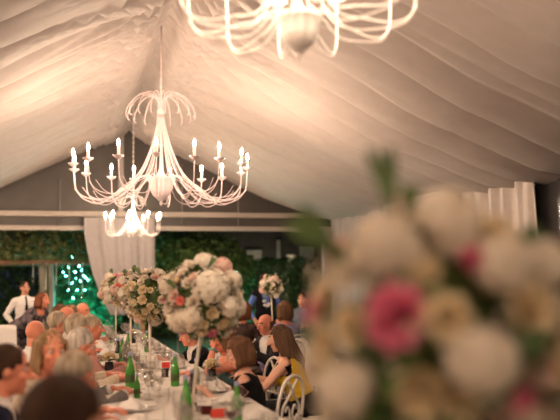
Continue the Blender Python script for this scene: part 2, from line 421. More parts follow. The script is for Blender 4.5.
# ================================================================== FLOWERS
def petal(mb, w, h, cup, tilt, az, base=0, rad=.0, curl=.25, nu=4, nv=5, zoff=0):
    """one rounded petal, growing from the flower's axis (local +z up)"""
    def fn(u, v):
        x = (u - .5) * 2
        ww = w * (math.sin(PI * min(1, v * .78 + .16)) ** .7)
        px = x * ww; out = rad + cup * math.sin(v * PI * .55) - curl * h * max(0, v - .6) ** 2 * -1.6
        pz = zoff + h * v * math.cos(tilt) - .18 * h * x * x * v; po = out + h * v * math.sin(tilt) - ww * .55 * x * x
        ca, sa = math.cos(az), math.sin(az)
        return (po * ca - px * sa, po * sa + px * ca, pz)
    mb.grid(fn, nu, nv)
def rose_mesh(name, m, seed, open_=1.0, layers=((3, .16, .0), (5, .30, .18), (6, .46, .5), (7, .56, .95))):
    r = random.Random(seed); b = MB()
    b.ell((0, 0, .1), (.16, .16, .34), n=10, m=6)
    for li, (n, rad, tilt) in enumerate(layers):
        for i in range(n):
            petal(b, .34 + .06 * li, .78 - .07 * li, .10 + .05 * li, tilt * open_, 2 * PI * (i + .5 * li) / n + r.uniform(-.12, .12), rad=rad * .42, curl=.12 + .06 * li, zoff=-.28 + .0 * li)
    return b.mesh(name, m)
def hydrangea_mesh(name, m, seed, n=110):
    r = random.Random(seed); b = MB(); b.ell((0, 0, 0), (.78, .78, .74), n=16, m=10)
    for i in range(n):
        z = 1 - 1.55 * (i + .5) / n; q = math.sqrt(max(0, 1 - z * z)); a = i * 2.399963 + r.uniform(-.2, .2)
        d = Vector((q * math.cos(a), q * math.sin(a), z)); rr = r.uniform(.84, .97)
        u = d.orthogonal().normalized(); w = d.cross(u); t = r.uniform(0, 1.6)
        for k in range(4):
            e = (u * math.cos(t + k * PI / 2) + w * math.sin(t + k * PI / 2)); f = d.cross(e); s = r.uniform(.15, .20)
            c = d * rr
            b.add([c, c + e * s * .6 + f * s * .55 + d * .03, c + e * s * 1.15 + d * r.uniform(-.01, .05), c + e * s * .6 - f * s * .55 + d * .03], [(0, 1, 2, 3)])
    return b.mesh(name, m)
FL = {}
for c in ('cream', 'ivory', 'whitepetal', 'blush', 'pink', 'coral'):
    for k in range(2): FL['rose', c, k] = rose_mesh('rose', M[c], k + 11 * len(FL), 1.0 if k == 0 else .7)
for c in ('whitepetal', 'blush', 'ivory'): FL['hyd', c] = hydrangea_mesh('hydrangea', M[c], len(FL))
FL['peony'] = rose_mesh('peony', M['pink'], 77, 1.0, ((4, .12, .0), (6, .28, .2), (7, .42, .4), (9, .55, .75), (9, .62, 1.1)))
CN = {'cream': 'cream', 'ivory': 'ivory', 'whitepetal': 'white', 'blush': 'blush', 'pink': 'deep pink', 'coral': 'coral'}
def leafblade(b, p, d, L, w, up=(0, 0, 1), bend=.25):
    p = Vector(p); d = Vector(d).normalized(); s = d.cross(Vector(up)); s = s.normalized() if s.length > 1e-3 else d.orthogonal().normalized()
    nrm = s.cross(d)
    def fn(u, v):
        x = (u - .5) * 2; ww = w * math.sin(PI * (v ** .8) * .97 + .05)
        return p + d * (L * v) + s * (x * ww) + nrm * (-bend * L * v * v + abs(x) * ww * .35)
    b.grid(fn, 2, 6)
def q_to(d, spin=0):
    return Vector(d).to_track_quat('Z', 'Y') @ Matrix.Rotation(spin, 3, 'Z').to_quaternion()
def put_flower(root, kind, c, d, pos, r, rnd):
    """root-local position"""
    q = q_to(d, rnd.uniform(0, 6.28))
    if kind == 'hyd': o = link('hydrangea', FL['hyd', c], root, pos, q, r); o['label'] = CN[c] + ' hydrangea head'
    elif kind == 'peony': o = link('peony', FL['peony'], root, pos, q, r); o['label'] = 'large deep pink peony'
    else: o = link('rose', FL['rose', c, rnd.randint(0, 1)], root, pos, q, r); o['label'] = CN[c] + ' rose'
    return o
def bouquet(C, rad, base, label, n, seed, specials=(), leaves=(), palette=None, hyd=.3, group=None, stand='rod', sq=(1, 1, 1), fr=(.105, .19)):
    """C: ball centre; base: foot of the stand on its table; specials: (px,py,kind,colour,radius)"""
    rnd = random.Random(seed)
    root = empty('flower_centerpiece', base, 0, label, 'flower arrangement', group); o = Vector(C) - Vector(base)
    placed = []
    for px, py, kind, c, r in specials:
        p = on_ball(px, py, Vector(C), rad * .93); d = (p - Vector(C)).normalized()
        put_flower(root, kind, c, d, o + d * (rad - r * .55), r, rnd); placed.append((d, r / rad))
    palette = palette or ['cream'] * 4 + ['ivory'] * 4 + ['whitepetal'] * 3 + ['blush'] * 2 + ['pink']
    for i in range(n):
        z = 1 - 1.86 * (i + .5) / n; q = math.sqrt(1 - z * z); a = i * 2.399963
        d = Vector((q * math.cos(a), q * math.sin(a), z)) + Vector((rnd.uniform(-1, 1), rnd.uniform(-1, 1), rnd.uniform(-1, 1))) * .1
        d.normalize()
        big = rnd.random() < hyd
        r = rad * (rnd.uniform(fr[1] * 1.3, fr[1] * 1.75) if big else rnd.uniform(fr[0] * 1.3, fr[1] * 1.2))
        if any((d - e).length < (er + r / rad) * .72 for e, er in placed): continue
        placed.append((d, r / rad))
        dd = Vector((d.x * sq[0], d.y * sq[1], d.z * sq[2]))
        put_flower(root, 'hyd' if big else 'rose', rnd.choice(['whitepetal', 'blush', 'ivory']) if big else rnd.choice(palette), d, o + dd * (rad * rnd.uniform(.90, 1.06) - r * .55), r, rnd)
    b = MB(); b.ell(o, (rad * .62,) * 3, n=14, m=9)
    for i in range(int(90)):
        z = rnd.uniform(-.95, 1); q = math.sqrt(1 - z * z); a = rnd.uniform(0, 6.283); d = Vector((q * math.cos(a), q * math.sin(a), z))
        dd = (d + Vector((rnd.uniform(-1, 1), rnd.uniform(-1, 1), rnd.uniform(-.6, .8))) * .55).normalized()
        L = rad * rnd.uniform(.28, .46); leafblade(b, o + d * rad * rnd.uniform(.50, .72), dd, L, L * .24)
    for px, py, dx, dz, L, w in leaves:                              # sprigs that stand out of the ball
        p = on_ball(px, py, Vector(C), rad * .9) - Vector(base)
        dv = (CAMROT @ Vector((dx, dz, -.05))).normalized()
        for s in range(5):
            ang = (s - 2) * .13; d2 = (dv + (CAMROT @ Vector((dz, -dx, 0))).normalized() * ang).normalized()
            leafblade(b, p + dv * L * .16 * abs(s - 2), d2, L * (1 - .16 * abs(s - 2)), w, up=CAMROT @ Vector((0, 0, 1)))
    b.build('foliage', M['leaf'], root)
    b = MB()
    for i in range(150):
        z = rnd.uniform(-.9, 1); q = math.sqrt(1 - z * z); a = rnd.uniform(0, 6.283); d = Vector((q * math.cos(a), q * math.sin(a), z))
        b.ell(o + d * rad * rnd.uniform(.93, 1.04), (rad * .022,) * 3, n=5, m=4)
    tag(b.build('filler_blossom', M['ivory'], root), kind='stuff')
    top = o - Vector((0, 0, rad * .5))
    if stand == 'rod':
        b = MB().lathe([(.085, 0), (.085, .008), (.03, .02), (.012, .05)], 20)
        b.build('foot', M['stand'], root)
        MB().tube([(0, 0, .04), Vector((top.x * .35, top.y * .35, top.z * .5)), top], [.011, .010, .016], 10).build('stem', M['stand'], root)
    else:
        MB().lathe([(.07, 0), (.07, .01), (.02, .03), (.016, top.z * .4), (.03, top.z * .8), (.085, top.z)], 20).build('vase', M['clear'], root)
    return root

TX = .72                                                             # long table axis
B0 = at(440, 336, 1.38)
bouquet(B0, .272, (TX, 1.38, .762), 'huge blurred bouquet of roses, peony and hydrangea filling the lower right', 170, 21,
        specials=[(392, 315, 'peony', 'pink', .060), (347, 326, 'rose', 'cream', .046), (447, 316, 'rose', 'cream', .046), (475, 260, 'rose', 'pink', .032),
                  (314, 310, 'rose', 'pink', .030), (322, 345, 'rose', 'cream', .04), (519, 401, 'rose', 'pink', .026), (546, 372, 'rose', 'blush', .034), (385, 240, 'hyd', 'ivory', .066),
                  (447, 216, 'hyd', 'ivory', .070), (484, 362, 'hyd', 'ivory', .062), (538, 305, 'rose', 'cream', .056), (418, 398, 'rose', 'cream', .060),
                  (344, 392, 'hyd', 'ivory', .056), (455, 410, 'rose', 'cream', .050), (345, 270, 'rose', 'ivory', .046), (505, 262, 'hyd', 'ivory', .056), (425, 270, 'rose', 'cream', .03),
                  (545, 262, 'hyd', 'ivory', .05)],
        leaves=[(394, 226, -.16, 1, .155, .010), (408, 222, .1, 1, .07, .012), (352, 268, -.75, .7, .15, .014), (505, 345, 1, .1, .08, .016), (375, 395, 0, -1, .09, .018), (520, 252, .5, .6, .06, .017), (318, 330, -1, -.3, .04, .012)], hyd=.12, palette=['cream'] * 5 + ['ivory'] * 4 + ['blush'])
B1 = at(203, 301, 4.9)
bouquet(B1, .272, (B1.x - .07, 4.9, .762), 'round white and cream bouquet, second nearest on the long table, with one huge hydrangea', 210, 33,
        specials=[(213, 284, 'hyd', 'whitepetal', .125), (194, 277, 'rose', 'blush', .045), (180, 301, 'rose', 'coral', .034), (187, 282, 'rose', 'ivory', .05), (190, 320, 'hyd', 'ivory', .075),
                  (213, 314, 'rose', 'cream', .05), (224, 325, 'rose', 'cream', .05), (202, 333, 'rose', 'cream', .05), (172, 296, 'rose', 'blush', .05), (165, 323, 'rose', 'blush', .05),
                  (232, 307, 'hyd', 'whitepetal', .07), (226, 306, 'rose', 'blush', .03), (240, 296, 'rose', 'whitepetal', .05)],
        leaves=[(176, 287, -.4, .3, .07, .012), (207, 270, .6, 1, .10, .007)])
B2 = at(150, 296, 6.7)
bouquet(B2, .245, (B2.x, 6.7, .762), 'bouquet half hidden behind the second nearest one, blush and white', 170, 45,
        leaves=[(165, 275, .8, .5, .10, .012), (140, 275, -.4, 1, .07, .014)], palette=['cream'] * 5 + ['ivory'] * 5 + ['blush'] * 2)
B3 = at(131, 291, 8.9)
bouquet(B3, .235, (B3.x, 8.9, .762), 'bouquet third in the row from the drape, blush with bits of green', 110, 57, palette=['cream'] * 4 + ['ivory'] * 4 + ['blush'] * 3 + ['coral'],
        leaves=[(134, 273, 0, 1, .09, .02), (126, 275, -.4, 1, .07, .018)])
B4 = at(116, 289, 11.0)
bouquet(B4, .23, (B4.x, 11.0, .762), 'farthest bouquet of the long table, right before the swept drape', 100, 69, palette=['cream'] * 4 + ['ivory'] * 4 + ['blush'] * 3 + ['pink'],
        leaves=[(112, 275, -.2, 1, .09, .02), (122, 275, .5, 1, .07, .018)])
B5 = at(271, 287, 11.5)
T2 = Vector((B5.x + .02, 11.5, 0))
bouquet(B5, .185, (T2.x, 11.5, .762), 'small white bouquet on a thin stand at the round table', 90, 81, palette=['cream'] * 3 + ['ivory'] * 4 + ['whitepetal'] * 4, leaves=[(268, 278, -.3, 1, .06, .02)])

# ================================================================== TABLES
Y0, Y1, HW = .80, 13.2, .50
t = empty('banquet_table', (TX, (Y0 + Y1) / 2, 0), 0, 'very long banquet table running away under white linen', 'table')
MB().box((0, 0, .735), (2 * HW - .02, Y1 - Y0 - .02, .03), bev=.008).build('tabletop', M['stand'], t, smooth=False)
for sx in (-1, 1):
    for k in range(6):
        y = (Y0 - Y1) / 2 + .3 + k * (Y1 - Y0 - .6) / 5
        MB().tube([(sx * .38, y, 0), (sx * .38, y, .722)], .02, 10).build('leg', M['frame'], t)
def drape(w, l, z, drop, seed):
    b = MB(); per = []
    step = .05
    def edge(a, c, nx, ny):
        n = max(2, int((Vector(c) - Vector(a)).length / step))
        for i in range(n):
            p = Vector(a).lerp(Vector(c), i / n); per.append((p.x, p.y, nx, ny))
    edge((-w, -l), (w, -l), 0, -1); edge((w, -l), (w, l), 1, 0); edge((w, l), (-w, l), 0, 1); edge((-w, l), (-w, -l), -1, 0)
    n = len(per); rows = []
    vs = []
    for k in range(7):
        f = k / 6
        for i, (x, y, nx, ny) in enumerate(per):
            s = .03 * f * (math.sin(i * .55 + seed) + .6 * math.sin(i * .23 + 1)) + .018 * min(1, f * 4)
            vs.append((x + nx * s, y + ny * s, z - drop * f))
    fs = [(k * n + i, (k + 1) * n + i, (k + 1) * n + (i + 1) % n, k * n + (i + 1) % n) for k in range(6) for i in range(n)]
    fs.append(tuple(range(n)))
    b.add(vs, fs); return b
o = drape(HW + .004, (Y1 - Y0) / 2, .758, .62, 1).build('tablecloth', M['cloth'], None, (TX, (Y0 + Y1) / 2, 0), smooth=False)
tag(o, 'white linen tablecloth covering the long banquet table', 'tablecloth')
t = empty('round_table', T2, 0, 'round banquet table far back at right under white linen', 'table')
MB().lathe([(0, .72), (.84, .72), (.85, .735), (.84, .75), (0, .75)], 40).build('tabletop', M['stand'], t)
for k in range(4):
    a = PI / 4 + k * PI / 2; MB().tube([(.5 * math.cos(a), .5 * math.sin(a), 0), (.45 * math.cos(a), .45 * math.sin(a), .722)], .02, 10).build('leg', M['frame'], t)
b = MB(); n = 96
vs = [(0, 0, .758)]
for k in range(7):
    for i in range(n):
        a = 2 * PI * i / n; f = k / 6; r_ = .856 + .035 * f * (1 + math.sin(a * 16)); vs.append((r_ * math.cos(a), r_ * math.sin(a), .758 - .64 * f))
fs = [(0, 1 + i, 1 + (i + 1) % n) for i in range(n)] + [(1 + k * n + i, 1 + (k + 1) * n + i, 1 + (k + 1) * n + (i + 1) % n, 1 + k * n + (i + 1) % n) for k in range(6) for i in range(n)]
tag(MB().add(vs, fs).build('tablecloth', M['cloth'], None, T2), 'white round tablecloth far back under the small bouquet', 'tablecloth')

ZT = .7605
# ---- bottles
def bottle(p, h, label, kind='green'):
    s = h / .28
    root = empty('bottle', p, 0, label, 'bottle', 'green bottles on the long table' if kind == 'green' else None)
    b = MB().lathe([(0, .002), (.034 * s, 0), (.038 * s, .008), (.039 * s, .12 * s), (.036 * s, .15 * s), (.024 * s, .19 * s), (.015 * s, .225 * s), (.0135 * s, .262 * s), (.016 * s, .264 * s), (.016 * s, .272 * s), (0, .272 * s)], 18)
    b.build('glass_body', M['green' if kind == 'green' else 'darkglass'], root)
    MB().lathe([(.0395 * s, .045 * s), (.0402 * s, .046 * s), (.0402 * s, .105 * s), (.0395 * s, .106 * s)], 18, close=True).build('paper_label', M['paper'] if kind != 'green' else M['leaf'], root)
    MB().lathe([(.0165 * s, .258 * s), (.0172 * s, .259 * s), (.0172 * s, .282 * s), (.015 * s, .284 * s), (0, .284 * s)], 14).build('cap', M['cap'], root)
    return root
def onT(px, py): return atz(px, py, ZT)
for px, py, Yh, h, lab in (
        (130, 388, 0, .27, 'green water bottle standing just left of the near bouquet stand, towards the grey haired man'),
        (137, 398, 0, .17, 'short green bottle in front of the napkins, between glasses'),
        (175, 386, 0, .25, 'pale green bottle beside the red box'),
        (186, 421, 0, .26, 'green bottle at the foot of the near bouquet stand'),
        (237, 423, 0, .23, 'green bottle at the table edge before the woman in black'),
        (196, 388, 0, .22, 'pale green bottle just behind the near bouquet stem'),
        (147, 352, 0, .25, 'green bottle below the half hidden bouquet'),
        (128, 352, 0, .24, 'green bottle farther down the table near the posy'),
        (112, 343, 0, .24, 'small distant green bottle under the farthest bouquets'),
        (122, 362, 0, .25, 'green bottle right behind the cream posy in the dark vase'),
        (107, 336, 0, .25, 'most distant green bottle at the far table end')):
    p = onT(px, py); p.x = max(TX - HW + .08, min(TX + HW - .08, p.x)); bottle(p, h, lab)
for px, py, lab in ((192, 408, 'slim dark bottle right of the near bouquet stem'), (118, 362, 'dark bottle standing behind the cream posy')):
    bottle(onT(px, py), .24, lab, 'dark')
# ---- stemmed glasses
gb = MB().lathe([(0, .001), (.034, 0), (.034, .003), (.006, .010), (.0045, .075), (.012, .088), (.034, .115), (.040, .15), (.036, .195), (.0345, .195), (.0385, .15), (.0325, .116), (.008, .092), (0, .0905)], 16)
wine_me = gb.mesh('wine_glass', M['clear'])
tb = MB().lathe([(0, .0), (.030, 0), (.036, .11), (.0345, .11), (.029, .008), (0, .008)], 16); tumb_me = tb.mesh('tumbler', M['clear'])
liq = MB().lathe([(0, .0935), (.008, .095), (.0315, .118), (.036, .135), (0, .135)], 14).mesh('wine', M['wine'])
pl = MB().lathe([(0, .0), (.08, .0), (.09, .006), (.132, .016), (.134, .019), (.09, .010), (.08, .005), (0, .005)], 28).mesh('plate', M['china'])
def napkin_mesh(seed, w=.18, d=.13, h=.06):
    r = random.Random(seed)
    def fn(u, v):
        e = (math.sin(PI * u) * math.sin(PI * v)) ** .6
        return ((u - .5) * w * (1 + .1 * math.sin(v * 7)), (v - .5) * d * (1 + .12 * math.sin(u * 6 + seed)), .004 + h * e * (.75 + .35 * noise.noise(Vector((u * 4 + seed, v * 4, seed)))))
    return MB().grid(fn, 22, 18).mesh('napkin', M['napkin'])
naps = [napkin_mesh(i) for i in range(3)]
rnd = random.Random(5)
taken = []
def free(x, y, d):
    if any((x - a) ** 2 + (y - c) ** 2 < (d + e) ** 2 for a, c, e in taken): return False
    taken.append((x, y, d)); return True
for q in list(COL.objects):
    if q.parent is None and q.name.split('.')[0] in ('bottle', 'flower_centerpiece'): taken.append((q.location.x, q.location.y, .045 if 'bottle' in q.name else .09))
def glass(x, y, red, lab, grp, kind='w'):
    o = empty('wine_glass', (x, y, ZT), 0, lab, 'glass', grp); o.rotation_euler.z = rnd.uniform(0, 6)
    link('bowl', wine_me, o)
    if red: link('wine', liq, o)
GR = 'empty stemmed glasses on the long table'
# things singled out in the photograph
for px, py, kind, lab in ((118, 381, 'nap', 'crumpled white napkin heap in front of the grey haired man'), (207, 388, 'nap', 'white napkin lying before the woman with the bracelet'),
                          (183, 384, 'nap', 'white napkin beside the near bouquet stem, behind the plates'), (152, 368, 'nap', 'tall folded napkin left of the red box'),
                          (262, 417, 'nap', 'flat white napkin at the right table corner')):
    p = onT(px, py); p.x = max(TX - HW + .1, min(TX + HW - .1, p.x)); taken.append((p.x, p.y, .08))
    o = link('napkin', naps[len(lab) % 3], None, p); tag(o, lab, 'napkin', 'white napkins on the long table'); o.rotation_euler.z = 0; o.scale = (1.1, 1, 2.3) if 'tall' in lab else (1, 1, 1)
# red box on a dark holder
p = onT(165, 377); taken.append((p.x, p.y, .07))
r_ = empty('card_box', p, .15, 'small red fronted white box on a dark glass holder', 'box')
MB().lathe([(0, 0), (.035, 0), (.03, .02), (.034, .075), (0, .075)], 16).build('holder', M['darkglass'], r_)
MB().box((0, 0, .105), (.085, .05, .06), bev=.004).build('box', M['paper'], r_, smooth=False)
MB().box((0, -.027, .105), (.068, .004, .046)).build('front_panel', M['red'], r_, smooth=False)
for px, py, rz, lab in ((219, 417, .2, 'coral red folded card at the near right of the table'), (204, 414, -.4, 'dark red folded card beside the foot of the near bouquet stand')):
    p = onT(px, py); taken.append((p.x, p.y, .05))
    o = MB().add([(-.05, -.02, 0), (.05, -.02, 0), (.05, 0, .05), (-.05, 0, .05), (-.05, .02, 0), (.05, .02, 0)], [(0, 1, 2, 3), (3, 2, 5, 4)]).build('folded_card', M['red'] if px > 210 else M['wine'], None, p, smooth=False)
    o.rotation_euler.z = rz; solid(o, .0015); tag(o, lab, 'card')
# low posies in dark vases
def posy(p, lab, seed, n=9, r=.045, vh=.10):
    rr = random.Random(seed); root = empty('posy', p, 0, lab, 'flower arrangement')
    MB().lathe([(0, 0), (.035, 0), (.042, .03), (.036, vh), (.032, vh), (.0, vh - .01)], 16).build('vase', M['darkglass'], root)
    for i in range(n):
        a = i * 2.4; q = math.sqrt(i / n); d = Vector((q * math.cos(a) * .9, q * math.sin(a) * .9, 1 - .6 * q * q)).normalized()
        put_flower(root, 'rose', rr.choice(['cream', 'ivory', 'cream']), d, Vector((0, 0, vh + .005)) + d * .065, r, rr)
    b = MB()
    for i in range(14):
        a = i * .45; leafblade(b, (0, 0, vh), (math.cos(a), math.sin(a), .5), .09, .02)
    b.build('foliage', M['leaf'], root)
for px, py, lab, s in ((109, 373, 'low posy of cream roses in dark vase near the left guests', 3), (224, 381, 'low posy of cream flowers before the chin of the woman in black', 4), (133, 343, 'little cream posy farther along the table', 8)):
    p = onT(px, py); p.x = max(TX - HW + .09, min(TX + HW - .09, p.x)); taken.append((p.x, p.y, .05)); posy(p, lab, s)
# place settings
k = 0
for i in range(17):
    y = 3.35 + i * .59
    for sd in (-1, 1):
        x = TX + sd * .33; yy = y + (.1 if sd > 0 else 0)
        if free(x, yy, .115):
            o = link('plate', pl, None, (x, yy, ZT)); tag(o, 'white china plate laid at the edge of the long table', 'plate', 'plates on the long table')
            if rnd.random() < .75:
                o = link('napkin', naps[i % 3], None, (x, yy, ZT + .012)); o.rotation_euler.z = rnd.uniform(0, 6); o.scale = (.8, .9, 1.3); tag(o, 'white napkin resting on a plate of the long table', 'napkin', 'napkins on the plates')
        for dx, dy in ((.165, .13), (.135, -.16), (.22, -.02)):
            gx, gy = TX + sd * (.33 - dx) + rnd.uniform(-.02, .02), yy + dy + rnd.uniform(-.02, .02)
            if rnd.random() < .85 and free(gx, gy, .04):
                red = rnd.random() < .16
                glass(gx, gy, red, 'stemmed glass with dark red wine on the long table' if red else 'clear empty stemmed glass on the long table', 'red wine glasses on the long table' if red else GR)
for k in range(6):
    a = k * PI / 3 + .3; x, y = T2.x + .62 * math.cos(a), T2.y + .62 * math.sin(a)
    o = link('plate', pl, None, (x, y, ZT)); tag(o, 'white china plate laid on the far round table', 'plate', 'plates on the round table')
    o = empty('wine_glass', (T2.x + .45 * math.cos(a + .25), T2.y + .45 * math.sin(a + .25), ZT), 0, 'clear stemmed glass on the far round table', 'glass', 'glasses on the round table'); link('bowl', wine_me, o)

# ================================================================== GARDEN
def leafmat(n, c, c2, v=.3): return mat(n, c, .6, v, 3, 0, col2=c2, transl=.25)
M['vine'] = leafmat('vine leaves', (.11, .105, .03), (.18, .16, .05))
M['hedge'] = leafmat('hedge leaves', (.045, .10, .035), (.08, .15, .05))
M['tree'] = leafmat('tree leaves', (.06, .12, .03), (.12, .18, .05))
M['bark'] = mat('pale bark', (.30, .26, .22), .9, .3, 12, .5, stretch=(1, 1, .15))
M['brownwood'] = mat('brown timber', (.20, .09, .05), .7, .2, 10, .2, stretch=(.2, 1, 1))
M['lawn'] = mat('lawn grass', (.03, .06, .02), .95, .3, 30, .4)
M['render'] = mat('dark house wall', (.05, .05, .055), .8, .15, 4, .1)
M['dullglass'] = mat('unlit window pane', (.30, .31, .33), .25, .15, 3, 0)
M['palegrey'] = mat('pale grey pot', (.42, .41, .40), .6, .1, 6, .1)
struct(MB().box((0, 30, -.08), (60, 26, .1)).build('ground', M['lawn'], smooth=False))
def leaves(shape, n, s, seed):
    """shape(): random point; one mesh of n folded leaves"""
    r = random.Random(seed); b = MB()
    for i in range(n):
        p = Vector(shape(r)); d = Vector((r.uniform(-1, 1), r.uniform(-1, 1), r.uniform(-1, .6))).normalized(); u = d.orthogonal().normalized(); u.rotate(Matrix.Rotation(r.uniform(0, 6.28), 3, d)); w = d.cross(u); q = s * r.uniform(.6, 1.3)
        b.add([p, p + d * q * .5 + u * q * .3 + w * .1 * q, p + d * q, p + d * q * .5 - u * q * .3 + w * .1 * q], [(0, 1, 2), (0, 2, 3)])
    return b
def boxshape(c, d, bias=True):
    def f(r): return (c[0] + d[0] * (r.random() - .5), c[1] + d[1] * (r.random() - .5), c[2] + d[2] * (r.random() - .5))
    return f
def blob(balls):
    def f(r):
        c, rd = balls[r.randrange(len(balls))]
        while 1:
            v = Vector((r.uniform(-1, 1), r.uniform(-1, 1), r.uniform(-1, 1)))
            if .35 < v.length < 1: break
        return (c[0] + v.x * rd[0], c[1] + v.y * rd[1], c[2] + v.z * rd[2])
    return f
def tree(loc, h, balls, n, s, seed, m, label, tr=.07, name='tree', cat='tree', group=None):
    root = empty(name, loc, 0, label, cat, group)
    MB().tube([(0, 0, 0), (.05, .03, h * .4), (-.03, 0, h * .75), (.04, 0, h)], [tr, tr * .8, tr * .65, tr * .3], 9).build('trunk', M['bark'], root)
    leaves(blob(balls), n, s, seed).build('foliage', m, root, smooth=False)
    return root
# hedge along the back
for i, x in enumerate((-7.5, -2.5, 2.5, 7.5, 12.5)):
    h = empty('hedge', (x, 25, 0), 0, ['dark hedge at far left behind the pergola', 'dark hedge right behind the teal bush', 'dark hedge behind the drape', 'dark hedge under the unlit house windows', 'dark hedge at the right behind the far corner'][i], 'hedge', 'hedges across the garden')
    leaves(boxshape((0, 0, 1.2), (4.75, 1.0, 2.4)), 5200, .17, i).build('foliage', M['hedge'], h, smooth=False)
    MB().tube([(0, 0, 0), (0, 0, 1.6)], .05, 8).build('stem', M['bark'], h)
# pergola with vine and hanging jars
PY = 19.2
pg = empty('pergola', (-1.2, PY, 0), 0, 'brown pergola beam with posts outside the left opening', 'pergola')
zb = at(60, 262, PY).z
MB().box((-.2, 0, zb), (6.4, .10, .09), bev=.01).build('crossbeam', M['brownwood'], pg, smooth=False)
MB().box((-.2, 1.6, zb), (6.4, .10, .09), bev=.01).build('crossbeam', M['brownwood'], pg, smooth=False)
for x in (-3.2, 2.9):
    for y in (0, 1.6): MB().box((x, y, zb / 2 - .02), (.12, .12, zb - .05), bev=.01).build('post', M['brownwood'], pg, smooth=False)
vn = empty('climbing_vine', (-1.2, PY + .6, 0), 0, 'olive green vine massed on top of the pergola', 'vine')
leaves(boxshape((-.2, .2, zb + .62), (6.6, 2.4, 1.15)), 9000, .15, 71).build('foliage', M['vine'], vn, smooth=False)
MB().tube([(-3.0, .4, 0), (-2.95, .4, 1.2), (-2.9, .3, zb + .4)], [.05, .04, .03], 8).build('stem', M['bark'], vn)
jar = MB().lathe([(0, 0), (.04, 0), (.045, .02), (.045, .09), (.032, .11), (.032, .125), (.029, .125), (.029, .11), (.041, .088), (.041, .02), (0, .006)], 12).mesh('jar', M['clear'])
for px, yb in ((33, 283), (46, 296), (56, 291), (69, 291), (82, 300)):
    p = at(px, yb, PY); r_ = empty('hanging_jar', (p.x, PY - .08, p.z), 0, 'glass jar hung from the pergola on long string at ' + {33: 'the waiter', 46: 'the first pale trunk', 56: 'the edge of the teal bush', 69: 'the middle of the teal bush', 82: 'the swept drape'}[px], 'hanging jar', 'jars hung from the pergola')
    link('jar', jar, r_)
    MB().lathe([(.034, .118), (.034, .136), (0, .136)], 12).build('lid', M['steel'], r_)
    MB().tube([(0, 0, .13), (0, .03, zb - p.z - .02)], .008, 5).build('string', M['paper'], r_)
for px, w in ((42, .13), (50, .10)):
    p = at(px, 290, 19.95)
    tree((p.x, 19.95, 0), 3.4, [((0, 0, 3.6), (.8, .7, .6))], 900, .14, px, M['tree'], 'pale slim trunk behind the pergola, ' + ('nearer the waiter' if px == 42 else 'nearer the teal bush'), tr=w)
# teal bush with fairy lights
tb_ = at(80, 275, 21.3)
lit = tree((tb_.x, 21.3, 0), 2.0, [((0, 0, 1.6), (.75, .5, .85)), ((-.5, .1, 1.2), (.5, .4, .7)), ((.55, 0, 1.2), (.6, .4, .9)), ((0, 0, .6), (1.0, .5, .6))], 5200, .13, 8, M['hedge'], 'leafy bush glowing teal from lights strung in it', tr=.05, name='shrub', cat='shrub')
fl = empty('fairy_lights', (tb_.x, 21.0, 0), 0, 'string of little teal lights in the bush beside the drape', 'lights')
r = random.Random(12); pts = []
for px, py in ((66, 276), (72, 283), (76, 279), (80, 281), (84, 276), (86, 278), (69, 267), (72, 257), (79, 266), (88, 280), (91, 289), (68, 290), (82, 270), (75, 272), (63, 272), (77, 290), (85, 290), (73, 298)):
    p = at(px, py, 20.75 + r.uniform(0, .2)); c = p - fl.location; pts.append(c)
    MB().ell(c, (.011, .011, .011), n=8, m=6).build('bulb', M['fairy'], fl)
pts.sort(key=lambda q: q.x)
MB().tube(catmull(pts, 3), .004, 5).build('wire', M['render'], fl)
M['globe'] = bulbmat('added garden fill globe', (1, .80, .45), 95)  # warm fill on foliage and house, from lamps added out of sight
M['tealglobe'] = bulbmat('lit teal garden lamp', (.01, .60, .58), 380)
def unseen_garden_lamp(x, y, h, m, lab):
    g = empty('unseen_garden_lamp', (x, y, 0), 0, lab, 'lamp')
    MB().lathe([(.07, 0), (.07, .02), (.02, .04), (.018, h), (.05, h + .01), (.05, h + .03)], 14).build('post', M['render'], g)
    MB().ell((0, 0, h + .09), (.075, .075, .075), n=14, m=9).build('globe', m, g)
unseen_garden_lamp(-2.6, 18.0, .55, M['globe'], 'added low fill lamp outside, hidden below the waiter')
unseen_garden_lamp(2.4, 18.0, .55, M['globe'], 'added low fill lamp outside, hidden behind the bouquets')
unseen_garden_lamp(4.6, 21.6, .35, M['globe'], 'added low fill lamp outside, hidden behind the round table')
unseen_garden_lamp(6.6, 26.4, 1.3, M['globe'], 'added fill lamp by the dark house, hidden behind the hedge')
unseen_garden_lamp(-4.2, 20.2, .35, M['globe'], 'added low fill lamp outside, unseen at far left by the hedge')
unseen_garden_lamp(tb_.x + .2, 20.2, .35, M['tealglobe'], 'low teal garden lamp in front of the glowing bush')
M['tealdim'] = bulbmat('dim teal garden lamp', (.01, .60, .55), 90)
unseen_garden_lamp(at(238, 268, 19.7).x, 19.9, .35, M['tealdim'], 'low teal garden lamp right of the hydrangea, outside')
